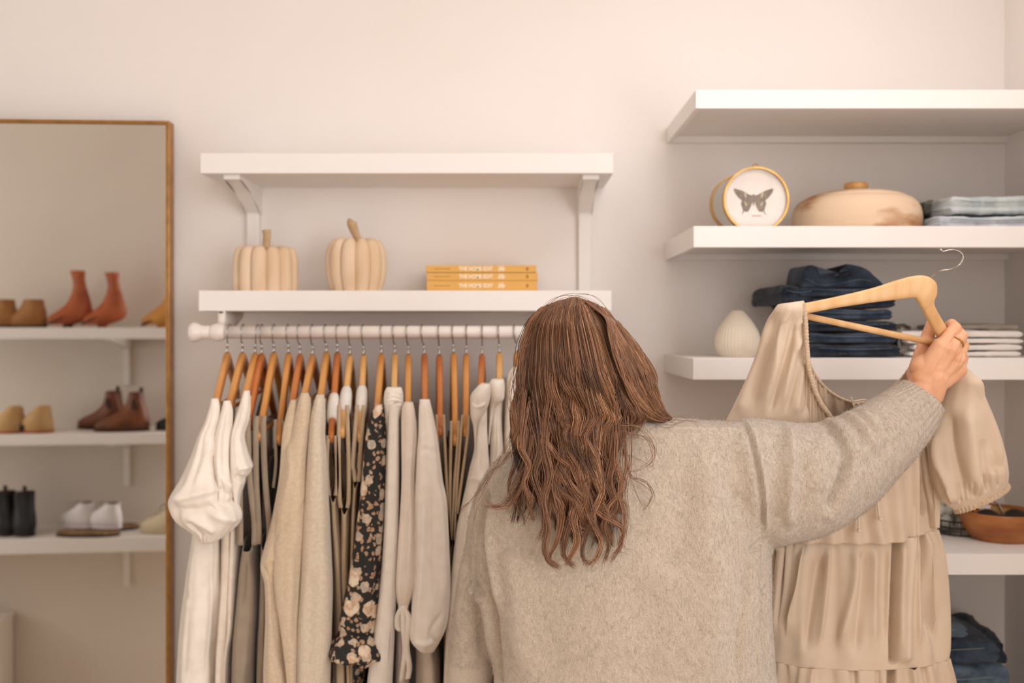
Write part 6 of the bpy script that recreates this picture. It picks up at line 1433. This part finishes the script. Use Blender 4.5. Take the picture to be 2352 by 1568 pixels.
# long loose curls at the edges
LOOSE = [([(1205, 850), (1196, 940), (1190, 1010), (1160, 1060), (1130, 1085), (1110, 1120), (1085, 1150), (1062, 1172), (1058, 1178)], 7), ([(1200, 900), (1180, 990), (1140, 1060), (1112, 1110), (1095, 1150), (1088, 1185), (1082, 1215)], 3),
         ([(1215, 980), (1205, 1060), (1180, 1110), (1165, 1150), (1135, 1165), (1115, 1160)], 16), ([(1222, 1000), (1210, 1080), (1190, 1130), (1170, 1160), (1140, 1166), (1118, 1150)], 14), ([(1225, 1050), (1205, 1110), (1200, 1150), (1202, 1180), (1190, 1195), (1165, 1194)], 4), ([(1230, 1060), (1218, 1130), (1215, 1180), (1200, 1205), (1180, 1216)], 3),
         ([(1240, 1080), (1238, 1130), (1232, 1180), (1222, 1192), (1205, 1188)], 3), ([(1430, 1010), (1440, 1060), (1452, 1092), (1480, 1108), (1498, 1130), (1490, 1155), (1478, 1172)], 7), ([(1432, 1020), (1440, 1080), (1455, 1120), (1470, 1150), (1480, 1162)], 2),
         ([(1425, 980), (1450, 1000), (1485, 1010), (1505, 1035), (1518, 1060)], 2), ([(1428, 975), (1470, 985), (1500, 1015), (1500, 1055), (1465, 1078), (1425, 1082)], 4), ([(1425, 1035), (1455, 1045), (1485, 1062), (1500, 1068)], 2), ([(1438, 990), (1480, 998), (1496, 1020), (1502, 1060), (1485, 1075)], 3),
         ([(1500, 955), (1530, 965), (1560, 960), (1590, 968), (1604, 985)], 3), ([(1495, 962), (1535, 972), (1562, 968), (1578, 964)], 3), ([(1422, 1200), (1432, 1230), (1425, 1260), (1405, 1290)], 4), ([(1420, 1180), (1424, 1230), (1432, 1262), (1450, 1268)], 2),
         ([(1210, 780), (1196, 860), (1185, 930), (1192, 980), (1178, 1010), (1160, 1050)], 5), ([(1205, 800), (1185, 870), (1172, 930), (1180, 985), (1165, 1020), (1150, 1055)], 3), ([(1215, 760), (1190, 830), (1176, 900), (1186, 950), (1200, 990)], 4),
         ([(1250, 720), (1280, 722), (1330, 728), (1375, 705), (1345, 690)], 2), ([(1262, 696), (1290, 681), (1330, 677), (1365, 690), (1400, 722), (1440, 784)], 2), ([(1240, 716), (1280, 686), (1330, 680), (1380, 702), (1420, 752)], 2), ([(1222, 735), (1250, 703), (1300, 684)], 2), ([(1420, 740), (1440, 790), (1470, 850), (1500, 910), (1530, 965)], 8)]
for k, (pts, cnt) in enumerate(LOOSE):
    g_ = np.random.default_rng(5000 + k)
    for s in range(cnt):
        off = g_.normal(size=2) * 4; gr = g_.random() * 0.5 + 0.75
        pp = np.array(pts, float); w_ = np.linspace(0, 1, len(pp))[:, None]; pp = pp + off * (1 - 0.4 * w_) + g_.normal(size=pp.shape) * 2.4
        yv = pp[:, 1]; dd = np.where(yv > 930, 1.497, hd(yv) + 0.02); dd = dd + (0.035 if k in (0, 1) else 0) * w_[:, 0]
        if pts[0][0] > 1490 and k < 15: dd = np.full(len(pp), 1.545)
        if k >= 20 and pts[0][1] < 800: dd = np.full(len(pp), 1.53)
        C = cr(np.array([P(a, b, d) for (a, b), d in zip(pp, dd)]), 40)
        strand(C, 0.00028 + 0.00012 * g_.random(), np.clip(0.45 + g_.normal() * 0.15, 0, 1), 0.3)
# solid core under the strands, coloured very dark as shade between the locks
core = []
for y in np.linspace(684, 1130, 44):
    f = np.clip((y - 684) / 18, 0.35, 1); xl, xr = hx(y, -1) + 14, min(hx(y, 1), 1440) - 14; m_ = (xl + xr) / 2; xl = m_ + (xl - m_) * f; xr = m_ + (xr - m_) * f
    if y > 1000: q = (y - 1000) / 130; xl += 30 * q; xr -= 30 * q
    d0 = hd(y) + 0.016; dep = np.interp(y, [684, 720, 800, 900, 960, 1000, 1130], [0.03, 0.11, 0.15, 0.14, 0.08, 0.03, 0.012])
    a = np.linspace(0, 2 * np.pi, 48, endpoint=False); dm = d0 + dep / 2
    core.append(np.stack([(m_ + (xr - xl) / 2 * np.cos(a) - CX) / F * d0, dm + dep / 2 * np.sin(a), np.full(48, CZ - (y - CY) / F * d0)], -1))
cv, cq, ct = loft(np.array(core))
hv = np.concatenate(HV + [cv]); hq = np.concatenate(HQ + [cq + hcnt]); ht = ct + hcnt
ho = obj('hair', (hv, hq, ht), M['hair'], wom)
at = ho.data.attributes.new('tone', 'FLOAT', 'POINT')
at.data.foreach_set('value', np.concatenate(HTn + [np.full(len(cv), 0.08)]).astype(np.float32))
